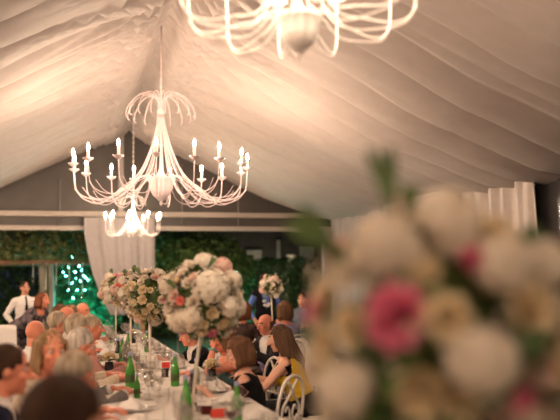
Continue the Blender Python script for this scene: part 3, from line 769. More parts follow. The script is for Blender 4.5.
# trees in the right opening
p = at(200, 250, 19.8)
tree((p.x, 19.8, 0), 2.6, [((-.5, 0, 2.5), (.7, .6, .5)), ((.4, 0, 2.3), (.7, .6, .6)), ((0, 0, 1.7), (.9, .6, .5)), ((1.0, .2, 1.9), (.5, .5, .6)), ((-.9, .2, 1.7), (.5, .5, .7))], 5200, .14, 17, M['tree'], 'green tree outside, above the second nearest bouquet', tr=.06)
p = at(238, 268, 20.5)
tree((p.x, 20.5, 0), 1.8, [((0, 0, 1.5), (.55, .4, .6)), ((.1, 0, .8), (.7, .5, .8))], 2600, .13, 19, M['hedge'], 'small bush with teal lights outside, right of the hydrangea', tr=.04, name='shrub', cat='shrub')
fl = empty('fairy_lights', (p.x, 20.3, 0), 0, 'few teal lights glowing outside just right of the hydrangea', 'lights'); pts = []
for px, py in ((232, 266), (236, 272), (234, 276), (239, 269), (171, 273), (230, 281)):
    q = at(px, py, 20.0); c = q - fl.location; pts.append(c); MB().ell(c, (.010, .010, .010), n=8, m=6).build('bulb', M['fairy'], fl)
pts.sort(key=lambda q: q.x); MB().tube(catmull(pts, 3), .004, 5).build('wire', M['render'], fl)
# house beyond
hs = empty('house', (8, 28, 0), 0, 'dark house with unlit grey windows beyond the hedge', 'house')
MB().box((0, .2, 2.4), (15, .3, 4.8)).build('wall', M['render'], hs, smooth=False)
MB().box((0, -.25, 4.9), (15.6, 1.2, .25)).build('roof', M['render'], hs, smooth=False)
MB().box((0, -.15, at(250, 268, 28).z), (15, .5, .16)).build('ledge', M['render'], hs, smooth=False)
for x0, x1, y0, y1 in ((247, 262, 250, 265), (277, 281, 240, 275), (196, 214, 245, 262), (300, 315, 246, 262)):
    a = at(x0, y0, 27.9); c = at(x1, y1, 27.9); cx, cz = (a.x + c.x) / 2 - 8, (a.z + c.z) / 2
    f = MB().box((cx, .02, cz), (c.x - a.x + .12, .1, a.z - c.z + .12), bev=.01).build('window_frame', M['render'], hs, smooth=False)
    MB().box((cx, -.045, cz), (c.x - a.x, .02, a.z - c.z)).build('pane', M['dullglass'], f, smooth=False)
p = at(293, 262, 26.6)
o = MB().lathe([(0, 0), (.12, 0), (.20, .30), (.24, .32), (.24, .36), (.2, .36), (0, .33)], 20).build('planter', M['palegrey'], None, (p.x, 26.6, p.z - .1))
tag(o, 'pale grey planter up on a dark stand before the house', 'planter')
o = MB().box((p.x, 26.6, (p.z - .1) / 2), (.5, .5, p.z - .1), bev=.02).build('plant_stand', M['render'], None, smooth=False); tag(o, 'dark square stand beneath the pale planter', 'stand')
# ================================================================== PEOPLE
def skinmat(name, c): return mat(name, c, .55, .08, 8, .06, sss=.08, bscale=120)
SKIN = [skinmat('warm skin', (.66, .30, .19)), skinmat('ruddy skin', (.70, .26, .16)), skinmat('fair skin', (.74, .40, .28))]
M['lips'] = mat('lips', (.50, .13, .11), .45, .08, 20, .02)
M['eye'] = mat('eye', (.62, .58, .54), .25, .02, 10, 0)
M['iris'] = mat('iris', (.05, .03, .02), .2, .02, 10, 0)
def hairmat(n, c, c2=None): return mat(n, c, .7, .35, 22, .5, spec=.15, col2=c2, stretch=(1, 1, .18), bscale=90)
HAIR = {'darkbrown': hairmat('dark brown hair', (.040, .020, .012)), 'brown': hairmat('brown hair', (.13, .065, .035)), 'auburn': hairmat('auburn hair', (.17, .062, .028)),
        'blond': hairmat('dark blond hair', (.20, .115, .055), (.30, .19, .10)), 'grey': hairmat('grey hair', (.31, .24, .165), (.42, .34, .25)), 'white': hairmat('pale grey hair', (.36, .31, .26), (.50, .44, .38)),
        'midbrown': hairmat('mid brown hair', (.10, .055, .032))}
def clothmat(n, c, v=.12, sc=30, **k): return mat(n, c, .9, v, sc, .25, sheen=.08 if max(c) > .1 else 0, spec=.2, **k)
CL = {'navy': clothmat('navy suit cloth', (.012, .014, .035)), 'black': clothmat('black dress cloth', (.008, .007, .009)), 'white': clothmat('white shirt cotton', (.72, .68, .64), .04),
      'lace': clothmat('beige lace', (.55, .44, .33), .3, 60), 'charcoal': clothmat('charcoal suit cloth', (.025, .023, .026)), 'floral': clothmat('black patterned print', (.008, .007, .010), .9, 16, col2=(.10, .08, .085)),
      'yellow': clothmat('mustard yellow cloth', (.58, .36, .03)), 'blue': clothmat('mid blue cotton', (.10, .17, .45)), 'lavender': clothmat('lavender cloth', (.30, .25, .42)), 'greyblue': clothmat('grey blue cloth', (.14, .16, .21)),
      'cream': clothmat('cream blouse', (.62, .52, .40), .08), 'teal': clothmat('dull teal cloth', (.06, .12, .12)), 'brownc': clothmat('dark brown cloth', (.05, .03, .025)), 'grey': clothmat('mid grey cloth', (.20, .18, .17)),
      'sheer': clothmat('sheer dark sleeve', (.10, .06, .06)), 'tie': clothmat('black tie', (.012, .012, .014)), 'trouser': clothmat('black trousers', (.014, .013, .015)), 'shoe': mat('black leather', (.012, .01, .01), .35, .1, 20, .1),
      'pinkc': clothmat('dusty pink cloth', (.50, .25, .22))}

def remesh(mb, vox, smooth=3, fac=.5):
    o = bpy.data.objects.new('tmp', mb.mesh('tmp', None)); COL.objects.link(o)
    md = o.modifiers.new('r', 'REMESH'); md.mode = 'VOXEL'; md.voxel_size = vox; md.use_smooth_shade = True
    if smooth: ms = o.modifiers.new('s', 'SMOOTH'); ms.iterations = smooth; ms.factor = fac
    bpy.context.view_layer.update()
    me = bpy.data.meshes.new_from_object(o.evaluated_get(bpy.context.evaluated_depsgraph_get()))
    t = o.data; bpy.data.objects.remove(o); bpy.data.meshes.remove(t); return me
def arr(me):
    v = np.empty(len(me.vertices) * 3); me.vertices.foreach_get('co', v); n = np.empty(len(me.vertices) * 3); me.vertices.foreach_get('normal', n)
    return v.reshape(-1, 3), n.reshape(-1, 3)
def quads(me):
    k = len(me.polygons); lt = np.empty(k, int); me.polygons.foreach_get('loop_total', lt); ls = np.empty(k, int); me.polygons.foreach_get('loop_start', ls)
    li = np.empty(len(me.loops), int); me.loops.foreach_get('vertex_index', li); f = ls[lt == 4][:, None] + np.arange(4); return li[f]
def ik(S, H, l1, l2, pole):
    d = H - S; L = d.length
    mx = (l1 + l2) * .985
    if L > mx: H = S + d * (mx / L); d = H - S; L = mx
    u = d.normalized(); a = (l1 * l1 - l2 * l2 + L * L) / (2 * L); h = math.sqrt(max(0, l1 * l1 - a * a))
    p = pole - u * pole.dot(u); p = p.normalized() if p.length > 1e-4 else u.orthogonal()
    return S + u * a + p * h, H
def shell(me_v, me_n, q, mask, off, name, m, parent, wr=.004, seed=0):
    keep = mask[q].all(axis=1); f = q[keep]
    if len(f) < 4: return None
    ids, inv = np.unique(f, return_inverse=True); inv = inv.reshape(f.shape)
    v = me_v[ids]; n = me_n[ids]
    w = np.sin(v[:, 0] * 31 + v[:, 2] * 43 + seed) * np.sin(v[:, 1] * 37 - v[:, 2] * 29 + seed) + .6 * np.sin(v[:, 2] * 71 + v[:, 0] * 23)
    o_ = off[ids] if hasattr(off, '__len__') else off
    v = v + n * (np.asarray(o_) + wr * w)[:, None]
    me = bpy.data.meshes.new(name); me.from_pydata(v.tolist(), [], inv.tolist()); me.polygons.foreach_set('use_smooth', [True] * len(me.polygons)); me.materials.append(m)
    o = bpy.data.objects.new(name, me); COL.objects.link(o); o.parent = parent
    md = o.modifiers.new('t', 'SOLIDIFY'); md.thickness = .004; md.offset = -1
    return o

def person(label, head, facing, pose='sit', fem=False, hair=('short', 'brown'), skin=0, top=('jacket', 'charcoal'), lean=None, yaw=0, pitch=10, hands=None, scale=1.0, vox=.009, tie=None, group=None,
           bracelet=False, print_=False, roll=0, lat=0):
    if pose == 'sit' and scale == 1.0 and head.z < 1.14: scale = .94
    """head: world point of the head centre; facing: degrees, 0 looks away from the photographer, -90 to the right, 90 to the left"""
    sc = scale; th = R(facing); head = Vector(head)
    wd = .90 if fem else 1.0
    # ---- skeleton in local metres (forward +y, right +x); pelvis height
    pz = .53 if pose == 'sit' else .93
    SL = .50                                                        # pelvis to base of neck
    HL = .185
    if lean is None:
        c = (head.z / sc - pz) / (SL + HL); lean = math.degrees(math.acos(max(.5, min(1, c))))
    ln = R(lean); sd = Vector((math.sin(R(lat)), math.sin(ln), math.cos(ln))).normalized(); sr = Vector((1, 0, 0)); sr = (sr - sd * sr.dot(sd)).normalized(); sf = sd.cross(sr)   # up along spine, right, front
    sf = sf if sf.y > 0 else -sf
    P = Vector((0, 0, pz)); C7 = P + sd * SL
    hl = ln * .35; hd = Vector((sd.x * .5, math.sin(hl), math.cos(hl))).normalized()
    HC = C7 + hd * HL + sf * .02
    hm = Matrix.Rotation(-R(yaw), 3, 'Z') @ Matrix.Rotation(-R(pitch), 3, 'X') @ Matrix.Rotation(R(roll), 3, 'Y')
    b = MB()
    # torso loft
    bw = 1.0 if not fem else .93
    prof_ = [(-.13, .07, .06), (-.09, .14, .105), (0, .170 if not fem else .178, .122), (.09, .158 if not fem else .150, .113), (.18, .143 if not fem else .122, .102), (.29, .158 if not fem else .138, .112), (.38, .172 * bw, .116), (.45, .165 * bw, .098), (.495, .12 * bw, .075), (.53, .062, .056)]
    vs = []; fs = []; n = 24
    for s, a, d in prof_:
        c = P + sd * s + sf * (.012 * math.sin(s * 6))
        for i in range(n):
            t = 2 * PI * i / n; ct, st = math.cos(t), math.sin(t)
            vs.append(c + sr * (a * abs(ct) ** .85 * (1 if ct > 0 else -1)) + sf * (d * abs(st) ** .9 * (1 if st > 0 else -1)))
    for j in range(len(prof_) - 1):
        for i in range(n): fs.append((j * n + i, j * n + (i + 1) % n, (j + 1) * n + (i + 1) % n, (j + 1) * n + i))
    fs += [tuple(reversed(range(n))), tuple(range((len(prof_) - 1) * n, len(prof_) * n))]
    b.add(vs, fs)
    if fem:
        for x in (-1, 1): b.ell(P + sd * .335 + sr * .072 * x + sf * .085, (.062, .062, .06))
    segs = [('torso', P - sd * .08, P + sd * .44, .13)]
    # neck and head
    nb = C7 - sf * .005; hb = HC + hm @ Vector((0, -.02, -.07))
    b.cap(nb - sd * .04, hb, .062 * wd, .054 * wd); segs.append(('neck', nb + sd * .03, hb, .055))
    def H(x, y, z): return HC + hm @ Vector((x, y, z))
    b.ell(H(0, -.012, .022), (.076, .096, .098), hm, 22, 14)       # skull
    b.ell(H(0, .022, -.045), (.058, .066, .074), hm, 18, 12)       # face and jaw
    b.ell(H(0, .062, -.098), (.024, .022, .018), hm)               # chin
    b.cap(H(0, .088, .012), H(0, .113, -.030), .009, .0145, 8)     # nose
    for x in (-1, 1):
        b.ell(H(.011 * x, .100, -.034), (.009, .010, .008), hm, 8, 6)
        b.cap(H(.018 * x, .084, .030), H(.047 * x, .070, .027), .009, .008, 8)      # brow
        b.ell(H(.040 * x, .066, -.025), (.022, .020, .018), hm, 10, 7)              # cheek
        b.ell(H(.077 * x, -.006, -.008), (.010, .019, .031), hm, 10, 8)             # ear
    b.cap(H(-.018, .083, -.060), H(.018, .083, -.060), .0075, .0075, 8); b.cap(H(-.014, .081, -.071), H(.014, .081, -.071), .0078, .0078, 8)
    segs.append(('head', H(0, 0, -.05), H(0, -.01, .05), .085))
    # arms
    shw = .178 * wd
    hands = hands or [(-.16, .30, .80), (.16, .30, .80)]
    bones = {}
    for k, x in enumerate((-1, 1)):
        S = C7 - sd * .055 + sr * shw * x
        b.cap(C7 - sd * .025 + sr * .05 * x, S, .052 * wd, .058 * wd)
        hp = hands[k]; pole = Vector((.55 * x, -.35, -.8))
        if len(hp) > 3: pole = Vector(hp[3:6])
        T = Vector((HC.x + hp[0], HC.y + hp[1], hp[2] / sc))
        E, W = ik(S, T, .285 * (.94 if fem else 1), .250 * (.94 if fem else 1), pole)
        ar = .90 if fem else 1
        b.cap(S, E, .053 * ar, .040 * ar); b.cap(E, E.lerp(W, .35), .040 * ar, .041 * ar); b.cap(E.lerp(W, .3), W, .041 * ar, .026 * ar)
        segs += [('torso', C7 - sd * .03, S, .052), ('uarm', S, E, .045), ('farm', E, W, .034)]
        # hand
        d = (W - E).normalized(); up = Vector((0, 0, 1)) if hp[2] < 1.0 else -sf
        nr = (up - d * up.dot(d)); nr = nr.normalized() if nr.length > .05 else d.orthogonal().normalized()
        if hp[2] < 1.0 and pose == 'sit': d = (d - Vector((0, 0, d.z * .85))).normalized(); nr = Vector((0, 0, 1))
        sx = d.cross(nr) * 1.0; thumb = -x
        s_in = sx if sx.dot(sr) * thumb > 0 else -sx                 # towards the body's middle line
        hs = .92 if fem else 1.0
        for j, (o_, L) in enumerate(((.033, .070), (.011, .080), (-.011, .074), (-.032, .058))):
            kn = W + d * .088 * hs + s_in * o_ * hs * .95; b.cap(W + d * .012 + s_in * o_ * .45, kn, .0155 * hs, .0125 * hs, 8)
            dd = (d + s_in * o_ * 3.2).normalized(); m1 = kn + (dd - nr * .28).normalized() * L * .52 * hs; tip = m1 + (dd - nr * .75).normalized() * L * .48 * hs
            b.cap(kn, m1, .0092 * hs, .0085 * hs, 8); b.cap(m1, tip, .0085 * hs, .0072 * hs, 8)
        tb = W + d * .022 + s_in * .022; t1 = tb + (d * .7 + s_in * .7 - nr * .2).normalized() * .042 * hs; t2 = t1 + (d * .95 + s_in * .25 - nr * .2).normalized() * .034 * hs
        b.cap(tb, t1, .0145 * hs, .0115 * hs, 8); b.cap(t1, t2, .0112 * hs, .0088 * hs, 8)
        segs.append(('hand', W + d * .02, W + d * .15, .03)); bones[x] = (S, E, W)
    # legs
    for x in (-1, 1):
        hj = P + Vector((.088 * x, 0, -.02))
        if pose == 'sit': K = Vector((.115 * x, .43, .51)); A = Vector((.12 * x, .40, .085)); T = A + Vector((.02 * x, .15, -.05))
        else: K = Vector((.09 * x, .015, .49)); A = Vector((.095 * x, -.03, .085)); T = A + Vector((.03 * x, .15, -.05))
        b.cap(hj, K, .088, .057); b.cap(K, K.lerp(A, .4), .057, .054); b.cap(K.lerp(A, .35), A, .055, .038); b.cap(A + Vector((0, -.03, -.035)), T, .038, .032)
        segs += [('thigh', hj, K, .07), ('shin', K, A, .048), ('foot', A + Vector((0, -.03, -.04)), T, .036)]
    me = remesh(b, vox, 2 if vox < .008 else 2, .45)
    V, Nn = arr(me); Q = quads(me)
    # ---- which limb each vertex belongs to
    best = np.full(len(V), 9.0); lab = np.zeros(len(V), int); tt = np.zeros(len(V)); names = [s[0] for s in segs]
    for i, (nm, a, c, r_) in enumerate(segs):
        a = np.array(a); c = np.array(c); ab = c - a; t = np.clip(((V - a) @ ab) / (ab @ ab), 0, 1); d = np.linalg.norm(V - a - t[:, None] * ab, axis=1) - r_
        m_ = d < best; best[m_] = d[m_]; lab[m_] = i; tt[m_] = t[m_]
    isn = lambda *k: np.isin(lab, [i for i, s in enumerate(names) if s in k])
    sp = (V - np.array(P)) @ np.array(sd); lx = (V - np.array(P)) @ np.array(sr); fr = (V - np.array(P)) @ np.array(sf)
    hv = (V - np.array(HC)) @ np.array(hm)                           # head-local coordinates
    # ---- body object
    root = empty('person', (0, 0, 0), th, label, 'person', group)
    off = Matrix.Rotation(th, 3, 'Z') @ (HC * sc); root.location = (head.x - off.x, head.y - off.y, 0 if lean is None else head.z - off.z if pose != 'sit' else 0)
    if pose != 'sit': root.location.z = 0
    root.scale = (sc, sc, sc)
    me.materials.clear(); me.materials.append(SKIN[skin]); me.materials.append(M['lips']); hm_ = HAIR[hair[1]]; me.materials.append(hm_)
    ctr = V[Q].mean(axis=1); hc = (ctr - np.array(HC)) @ np.array(hm); mi = np.zeros(len(me.polygons), int)
    if len(Q) == len(me.polygons):
        lips = (np.abs(hc[:, 0]) < .024) & (hc[:, 1] > .07) & (hc[:, 2] > -.080) & (hc[:, 2] < -.052); mi[lips] = 1
        brow = (np.abs(hc[:, 0]) > .013) & (np.abs(hc[:, 0]) < .05) & (hc[:, 1] > .06) & (hc[:, 2] > .026) & (hc[:, 2] < .038); mi[brow] = 2
        me.polygons.foreach_set('material_index', mi)
    me.name = 'body'; body = bpy.data.objects.new('body', me); COL.objects.link(body); body.parent = root
    for x in (-1, 1):
        e = MB().ell(H(.031 * x, .072, .008), (.0125, .0125, .0115), hm, 12, 8).build('eye', M['eye'], root)
        MB().ell(H(.031 * x, .0815, .007), (.0055, .0045, .0055), hm, 8, 6).build('iris', M['iris'], e)
    # ---- hair
    st = hair[0]
    def haircap(offz=.022, offy=-.020, rx=.083, ry=.101, rz=.102, front=.078, low=-.075, nz=.004, name='hair'):
        hb_ = MB().ell((0, offy, offz), (rx, ry, rz), None, 48, 34); vs = np.array(hb_.v); jt = np.array([noise.noise(Vector(p_) * 45) for p_ in hb_.v]) * .016; keepv = (vs[:, 2] - .95 * vs[:, 1] > -.018 + jt) & (vs[:, 2] > low)
        out = []
        for p in hb_.v:
            q = Vector(p); w = noise.noise(Vector((q.x * 38, q.y * 38, q.z * 12))) + .5 * noise.noise(q * 90)
            out.append(H(*(q + (q - Vector((0, offy, offz))).normalized() * nz * w)))
        f2 = [f for f in hb_.f if all(keepv[i] for i in f)]
        o = MB().add(out, f2).build(name, hm_, root); md = o.modifiers.new('t', 'SOLIDIFY'); md.thickness = .007; md.offset = -1; return o
    if st == 'short': haircap()
    elif st == 'full': haircap(.024, -.021, .0845, .103, .105, low=-.09, nz=.006)
    elif st == 'fringe':
        hb_ = MB().ell((0, -.020, .0), (.083, .098, .10), None, 48, 34); vs = np.array(hb_.v); kp = (vs[:, 2] < .035) & (vs[:, 2] > -.08) & (vs[:, 1] < -.005 - .2 * np.abs(vs[:, 2]))
        o = MB().add([H(*p) for p in hb_.v], [f for f in hb_.f if all(kp[i] for i in f)]).build('hair', hm_, root); md = o.modifiers.new('t', 'SOLIDIFY'); md.thickness = .008; md.offset = -1
    elif st in ('long', 'bob', 'up'):
        hb = MB(); hb.ell(H(0, -.020, .022), (.085, .102, .102), hm, 26, 16)
        L = {'long': .40, 'bob': .10, 'up': .0}[st]
        if L:
            for i in range(13):
                a = R(-112 + 224 * i / 12); rx, ry = .083, .096
                p0 = H(rx * math.sin(a), -.02 - ry * math.cos(a) * .95, .05); p1 = H(rx * 1.04 * math.sin(a), -.022 - ry * math.cos(a) * 1.03, -.05)
                LL = L * (.78 + .22 * math.cos(a) ** 2)
                p2 = p1 + Vector((0, -.012 if st == 'long' else .0, -LL * .5)) - sf * (.015 if st == 'long' else 0) - (sf * .16 * LL if lean and lean > 20 else Vector()); p3 = p2 + Vector((0, 0, -LL * .5)) + (H(0, -.05, 0) - H(rx * math.sin(a), -.05, 0)) * .25
                hb.cap(p0, p1, .020, .021, 8); hb.cap(p1, p2, .021, .021, 8); hb.cap(p2, p3, .021, .012, 8)
        else: hb.ell(H(0, -.115, .05), (.055, .045, .05), hm)
        hme = remesh(hb, .008 if vox < .009 else .010, 2, .5); hv_, hn = arr(hme)
        # leave the face free
        loc = (hv_ - np.array(HC)) @ np.array(hm)
        hv_ = hv_ + hn * (.0035 * np.sin(np.arctan2(loc[:, 0], -loc[:, 1]) * 34 + 2 * np.sin(loc[:, 2] * 20)))[:, None]
        face = (loc[:, 1] > .035) & (loc[:, 2] < .050) & (np.abs(loc[:, 0]) < .075) & (loc[:, 2] > -.13)
        qq = quads(hme); qq = qq[~face[qq].all(axis=1)]
        o = MB().add(hv_.tolist(), qq.tolist()).build('hair', hm_, root)
    # ---- clothes
    kind, colr = top[0], top[1]; Mt = CL[colr]; sdn = abs(hash_(label)) % 97
    armcut = lambda k: isn('uarm') | (isn('farm') & (tt < k))
    tor = isn('torso') | (isn('thigh') & (tt < .12))
    V_in = (sp > .20) & (fr > 0) & (np.abs(lx) < .085 * np.clip((sp - .20) / .28, 0, 1)) & (sp < .60)
    low = isn('thigh', 'shin')
    if kind in ('jacket', 'shirt', 'vest'):
        if kind != 'shirt':
            col_ = CL['white'] if len(top) < 3 else CL[top[2]]
            shell(V, Nn, Q, (isn('torso') & (sp > .02)) | (isn('neck') & (tt < .35)) | (armcut(.97) if kind == 'vest' else (isn('farm') & (tt > .7) & (tt < .98))), .007, 'shirt', col_, root, .001, sdn)
            m_ = (tor & ~V_in & (sp < .515)) | (armcut(.86) if kind == 'jacket' else (tor & False))
            shell(V, Nn, Q, m_, .019, 'jacket' if kind == 'jacket' else 'waistcoat', Mt, root, .003, sdn)
        else:
            shell(V, Nn, Q, tor | (isn('neck') & (tt < .30)) | armcut(.93), .011, 'shirt', Mt, root, .003, sdn)
        if tie: shell(V, Nn, Q, isn('torso', 'neck') & (fr > 0.0) & (np.abs(lx) < .022 + .014 * np.clip((.4 - sp) / .3, 0, 1)) & (sp > .10) & (sp < .53), .0165, 'tie', CL[tie], root, 0, 0)
        shell(V, Nn, Q, low | (isn('torso') & (sp < .06)), .012, 'trousers', CL['trouser'], root, .003, sdn)
    else:
        neckline = .455 if kind != 'sleeveless' else .43
        m_ = tor & (sp < neckline + .05 * np.clip((np.abs(lx) - .05) / .04, 0, 1) * (np.abs(lx) < .135))
        if kind == 'halfsleeve': m_ = (tor & ((sp < .49) | (np.abs(lx) > .075))) | (isn('uarm') & (tt < .75))
        if kind == 'longsleeve': m_ = (tor & ((sp < .49) | (np.abs(lx) > .075))) | armcut(.9)
        shell(V, Nn, Q, m_ | (isn('thigh')) | (isn('shin') & (tt < .25)), .010, 'dress', Mt, root, .003, sdn)
        if kind == 'sheer':
            for x in (-1, 1): shell(V, Nn, Q, isn('uarm') & (tt < .55) & (lx * x > 0), .006, 'sleeve', CL['sheer'], root, .002, sdn)
        if len(top) > 2: shell(V, Nn, Q, (isn('torso') & (sp > .12) & (sp < .46) & (lx > -.15) & (lx < .15)), .014, 'bodice', CL[top[2]], root, .002, sdn)
        if pose == 'sit':
            sk = MB()
            def fsk(u, v):
                a = 2 * PI * u; w = .225 - .02 * v
                return (w * math.cos(a) * (1 if v < .9 else .97), .0 + .47 * v + .02 * math.sin(a * 3), .51 + .105 * (1 - .35 * v) * math.sin(a) * (1 if math.sin(a) > 0 else .55))
            sk.grid(fsk, 28, 10); o = sk.build('skirt', Mt, root); md = o.modifiers.new('t', 'SOLIDIFY'); md.thickness = .004
    shell(V, Nn, Q, isn('foot') | (isn('shin') & (tt > .93)), .006, 'shoe', CL['shoe'], root, 0, 0)
    if bracelet:
        S, E, W = bones[-1]; d = (W - E).normalized(); u = d.orthogonal().normalized(); w_ = d.cross(u); c = E.lerp(W, .86)
        MB().tube([c + (u * math.cos(a) + w_ * math.sin(a)) * .036 for a in [2 * PI * i / 20 for i in range(20)]], .009, 8, closed=True).build('bracelet', mat('turquoise beads', (.10, .32, .36), .3, .2, 80, .1), root)
    if print_:
        pp = MB(); rr = random.Random(4)
        for i in range(5):
            cx, cs = rr.uniform(-.05, .05), rr.uniform(.24, .36)
            pp.ell(P + sd * cs + sr * cx + sf * .150, (.035, .025, .006), Matrix((sr, sd, sf)).transposed(), 10, 6)
        pp.build('print', CL['white'], root, label='white printed motif')
    return root
def hash_(s):
    h = 0
    for ch in s: h = (h * 31 + ord(ch)) & 0xffffff
    return h

# ------------------------------------------------------------------ chairs
def make_chair():
    root = empty('banquet_chair', (0, 0, 0)); m = M['chairwhite']
    MB().box((0, 0, .425), (.41, .41, .03), bev=.012).build('seat', m, root)
    MB().box((0, 0, .446), (.38, .38, .022), bev=.010).build('cushion', M['cushion'], root)
    for sx in (-1, 1):
        MB().tube([(sx * .19, .19, 0), (sx * .18, .185, .41)], [.013, .018], 10).build('leg', m, root)
        MB().tube([(sx * .195, -.25, 0), (sx * .185, -.19, .41)], [.013, .018], 10).build('leg', m, root)
        MB().tube([(sx * .186, .19, .2), (sx * .19, -.22, .2)], .009, 8).build('stretcher', m, root)
    hoop = [(-.185, -.19, .42), (-.20, -.215, .62), (-.19, -.235, .77), (-.12, -.245, .865), (0, -.247, .90), (.12, -.245, .865), (.19, -.235, .77), (.20, -.215, .62), (.185, -.19, .42)]
    MB().tube(catmull(hoop, 5), .012, 9).build('back_frame', m, root)
    for sx in (-1, 1):                                               # scrolled lyre inside the hoop
        P = [(sx * .03, -.195, .43), (sx * .12, -.215, .55), (sx * .13, -.225, .68), (sx * .04, -.232, .76), (sx * .015, -.238, .81), (sx * .07, -.243, .865)]
        MB().tube(catmull(P, 5), .010, 7).build('back_scroll', m, root)
        P = [(sx * .10, -.225, .62), (sx * .05, -.224, .58), (sx * .02, -.226, .64), (sx * .055, -.228, .69), (sx * .09, -.227, .66)]
        MB().tube(catmull(P, 5), .008, 7).build('back_scroll', m, root)
    MB().tube([(-.197, -.215, .60), (.197, -.215, .60)], .009, 8).build('back_rail', m, root)
    return root
CH0 = make_chair(); CHN = [0]
def chair(x, y, rz, label, group='white scroll back chairs'):
    o = CH0 if CHN[0] == 0 else copy_tree(CH0); CHN[0] += 1
    o.location = (x, y, 0); o.rotation_euler = (0, 0, rz); tag(o, label, 'chair', group); return o
def seat_for(p, who, turn=0):
    chair(p.location.x, p.location.y, p.rotation_euler.z + R(turn), 'white scroll back chair ' + who)
def hp(px, py, Y): return at(px, py, Y)

L_ = []
def left(label, head, who=None, **k):
    p = person(label, head, k.pop('facing', -84), **k); seat_for(p, who); return p
TB = .80
# -- left side of the long table, from the nearest backwards
left('person with brown hair at the very front, only the top of the head in view', hp(66, 425, 1.98), 'under the nearest brown haired guest', hair=('full', 'darkbrown'), top=('jacket', 'brownc'), vox=.007, facing=-70, pitch=12, scale=1.0)
left('person with dark brown hair in a navy suit and white collar, facing right', hp(9, 371, 4.0), 'under the man in navy suit', hair=('short', 'darkbrown'), skin=1, top=('jacket', 'navy'), vox=.007, facing=-88, pitch=6, hands=[(-.13, .34, TB), (.16, .36, TB)])
left('person with grey hair seated left, hands together over the table, before the blond woman', hp(76, 376, 3.95), 'under the grey haired man', hair=('full', 'grey'), skin=1, top=('longsleeve', 'lace'), vox=.007, facing=-78, pitch=16, hands=[(-.10, .32, .83), (.14, .34, TB)])
left('woman with dark blond shoulder hair and beige lace top, turned this way', hp(51, 352, 4.9), 'under the blond woman in lace', fem=True, hair=('bob', 'blond'), skin=1, top=('halfsleeve', 'lace'), vox=.008, facing=-105, yaw=52, pitch=6)
left('person with pale grey hair bowed beside the blond woman', hp(81, 345, 5.75), 'under the bowed pale haired guest', hair=('full', 'white'), skin=1, top=('jacket', 'grey'), vox=.008, facing=-75, pitch=22)
left('person with short grey hair sitting upright behind the bowed pale haired one', hp(78, 329, 6.75), 'under the upright grey haired guest', hair=('full', 'grey'), skin=1, top=('shirt', 'cream'), facing=-80, pitch=10)
left('bald person in white shirt, seen from the side behind the blond woman', hp(36, 333, 7.5), 'under the bald man in white shirt', hair=('none', 'grey'), skin=1, top=('shirt', 'white'), vox=.008, facing=-60, pitch=8)
left('person with ruddy face turned right, leaning far over the table', hp(92, 328, 7.6), 'under the ruddy guest leaning over the table', hair=('short', 'grey'), skin=1, top=('shirt', 'pinkc'), facing=-88, pitch=4, vox=.008)
left('person with thick grey hair, head down, right of the bald man', hp(58, 324, 8.6), 'right of the bald man', hair=('full', 'grey'), skin=0, top=('jacket', 'charcoal'), facing=-78, pitch=16)
left('person with thin pale hair and ruddy cheeks, between grey and blond heads', hp(67, 317, 9.6), 'under the thin haired ruddy guest', hair=('fringe', 'white'), skin=1, top=('shirt', 'white'), facing=-100, yaw=10)
left('woman with short blond hair, far along the left row', hp(72, 309, 10.6), 'under the far short haired blond woman', fem=True, hair=('short', 'blond'), skin=1, top=('halfsleeve', 'cream'), facing=-85, lean=14)
left('person with dark brown hair beside the bending woman', hp(61, 311, 11.2), 'beside the bending woman', hair=('full', 'brown'), skin=0, top=('jacket', 'brownc'), facing=-80, lean=16)
left('bald ruddy person at the end of the left row, before the drape', hp(83, 308, 11.6), 'at the end of the left row', hair=('fringe', 'brown'), skin=1, top=('shirt', 'pinkc'), facing=-120, lean=12)
person('woman with auburn hair in a black patterned dress, standing bent over the guests', hp(43, 306, 12.6), -132, 'stand', fem=True, hair=('bob', 'auburn'), skin=1, top=('longsleeve', 'floral'), lean=58, pitch=4, yaw=-8, hands=[(-.15, .18, .86), (.15, .2, .86)], scale=1.0)
person('waiter in white shirt and black tie standing in front of the dark garden', hp(25, 291, 14.4), -160, 'stand', hair=('short', 'darkbrown'), skin=0, top=('shirt', 'white'), tie='tie', lean=2, pitch=8, hands=[(-.22, .08, .92), (.22, .08, .92)], scale=.955)
def covered_chair(x, y, rz, label):
    root = empty('covered_chair', (x, y, 0), rz, label, 'chair', 'white covered chairs at the left edge')
    b = MB()
    def fn(u, v):
        a = 2 * PI * u; h = 1.0 * (1 - v) + .02 * v; e = .225 + .035 * v + .012 * v * math.sin(a * 9)
        return (e * max(-1, min(1, 1.25 * math.cos(a))), -.22 + (.035 + .03 * v) * math.sin(a), h - .03 * math.cos(a) ** 2 * (1 - v))
    b.grid(fn, 60, 14); b.ell((0, -.22, .985), (.222, .035, .02)); solid(b.build('back_cover', M['napkin'], root), .004)
    def fn(u, v):
        a = 2 * PI * u; e = .22 + .02 * v + .008 * v * math.sin(a * 11); c = max(-1, min(1, 1.3 * math.cos(a))); d = max(-1, min(1, 1.3 * math.sin(a)))
        return (e * c, e * d, .47 * (1 - v) + .02 * v)
    b = MB().grid(fn, 60, 10); b.box((0, 0, .462), (.43, .43, .02), bev=.008); solid(b.build('seat_cover', M['napkin'], root), .004)
    for sx in (-1, 1):
        for sy in (-1, 1): MB().tube([(sx * .18, sy * .18, 0), (sx * .18, sy * .18, .44)], .015, 8).build('leg', M['chairwhite'], root)
for px, Y, rz, who in ((-5, 12.4, 25, 'white covered chair close to the waiter, left of the bending woman'),):
    q = at(px, 330, Y); covered_chair(q.x, q.y, R(rz), who)

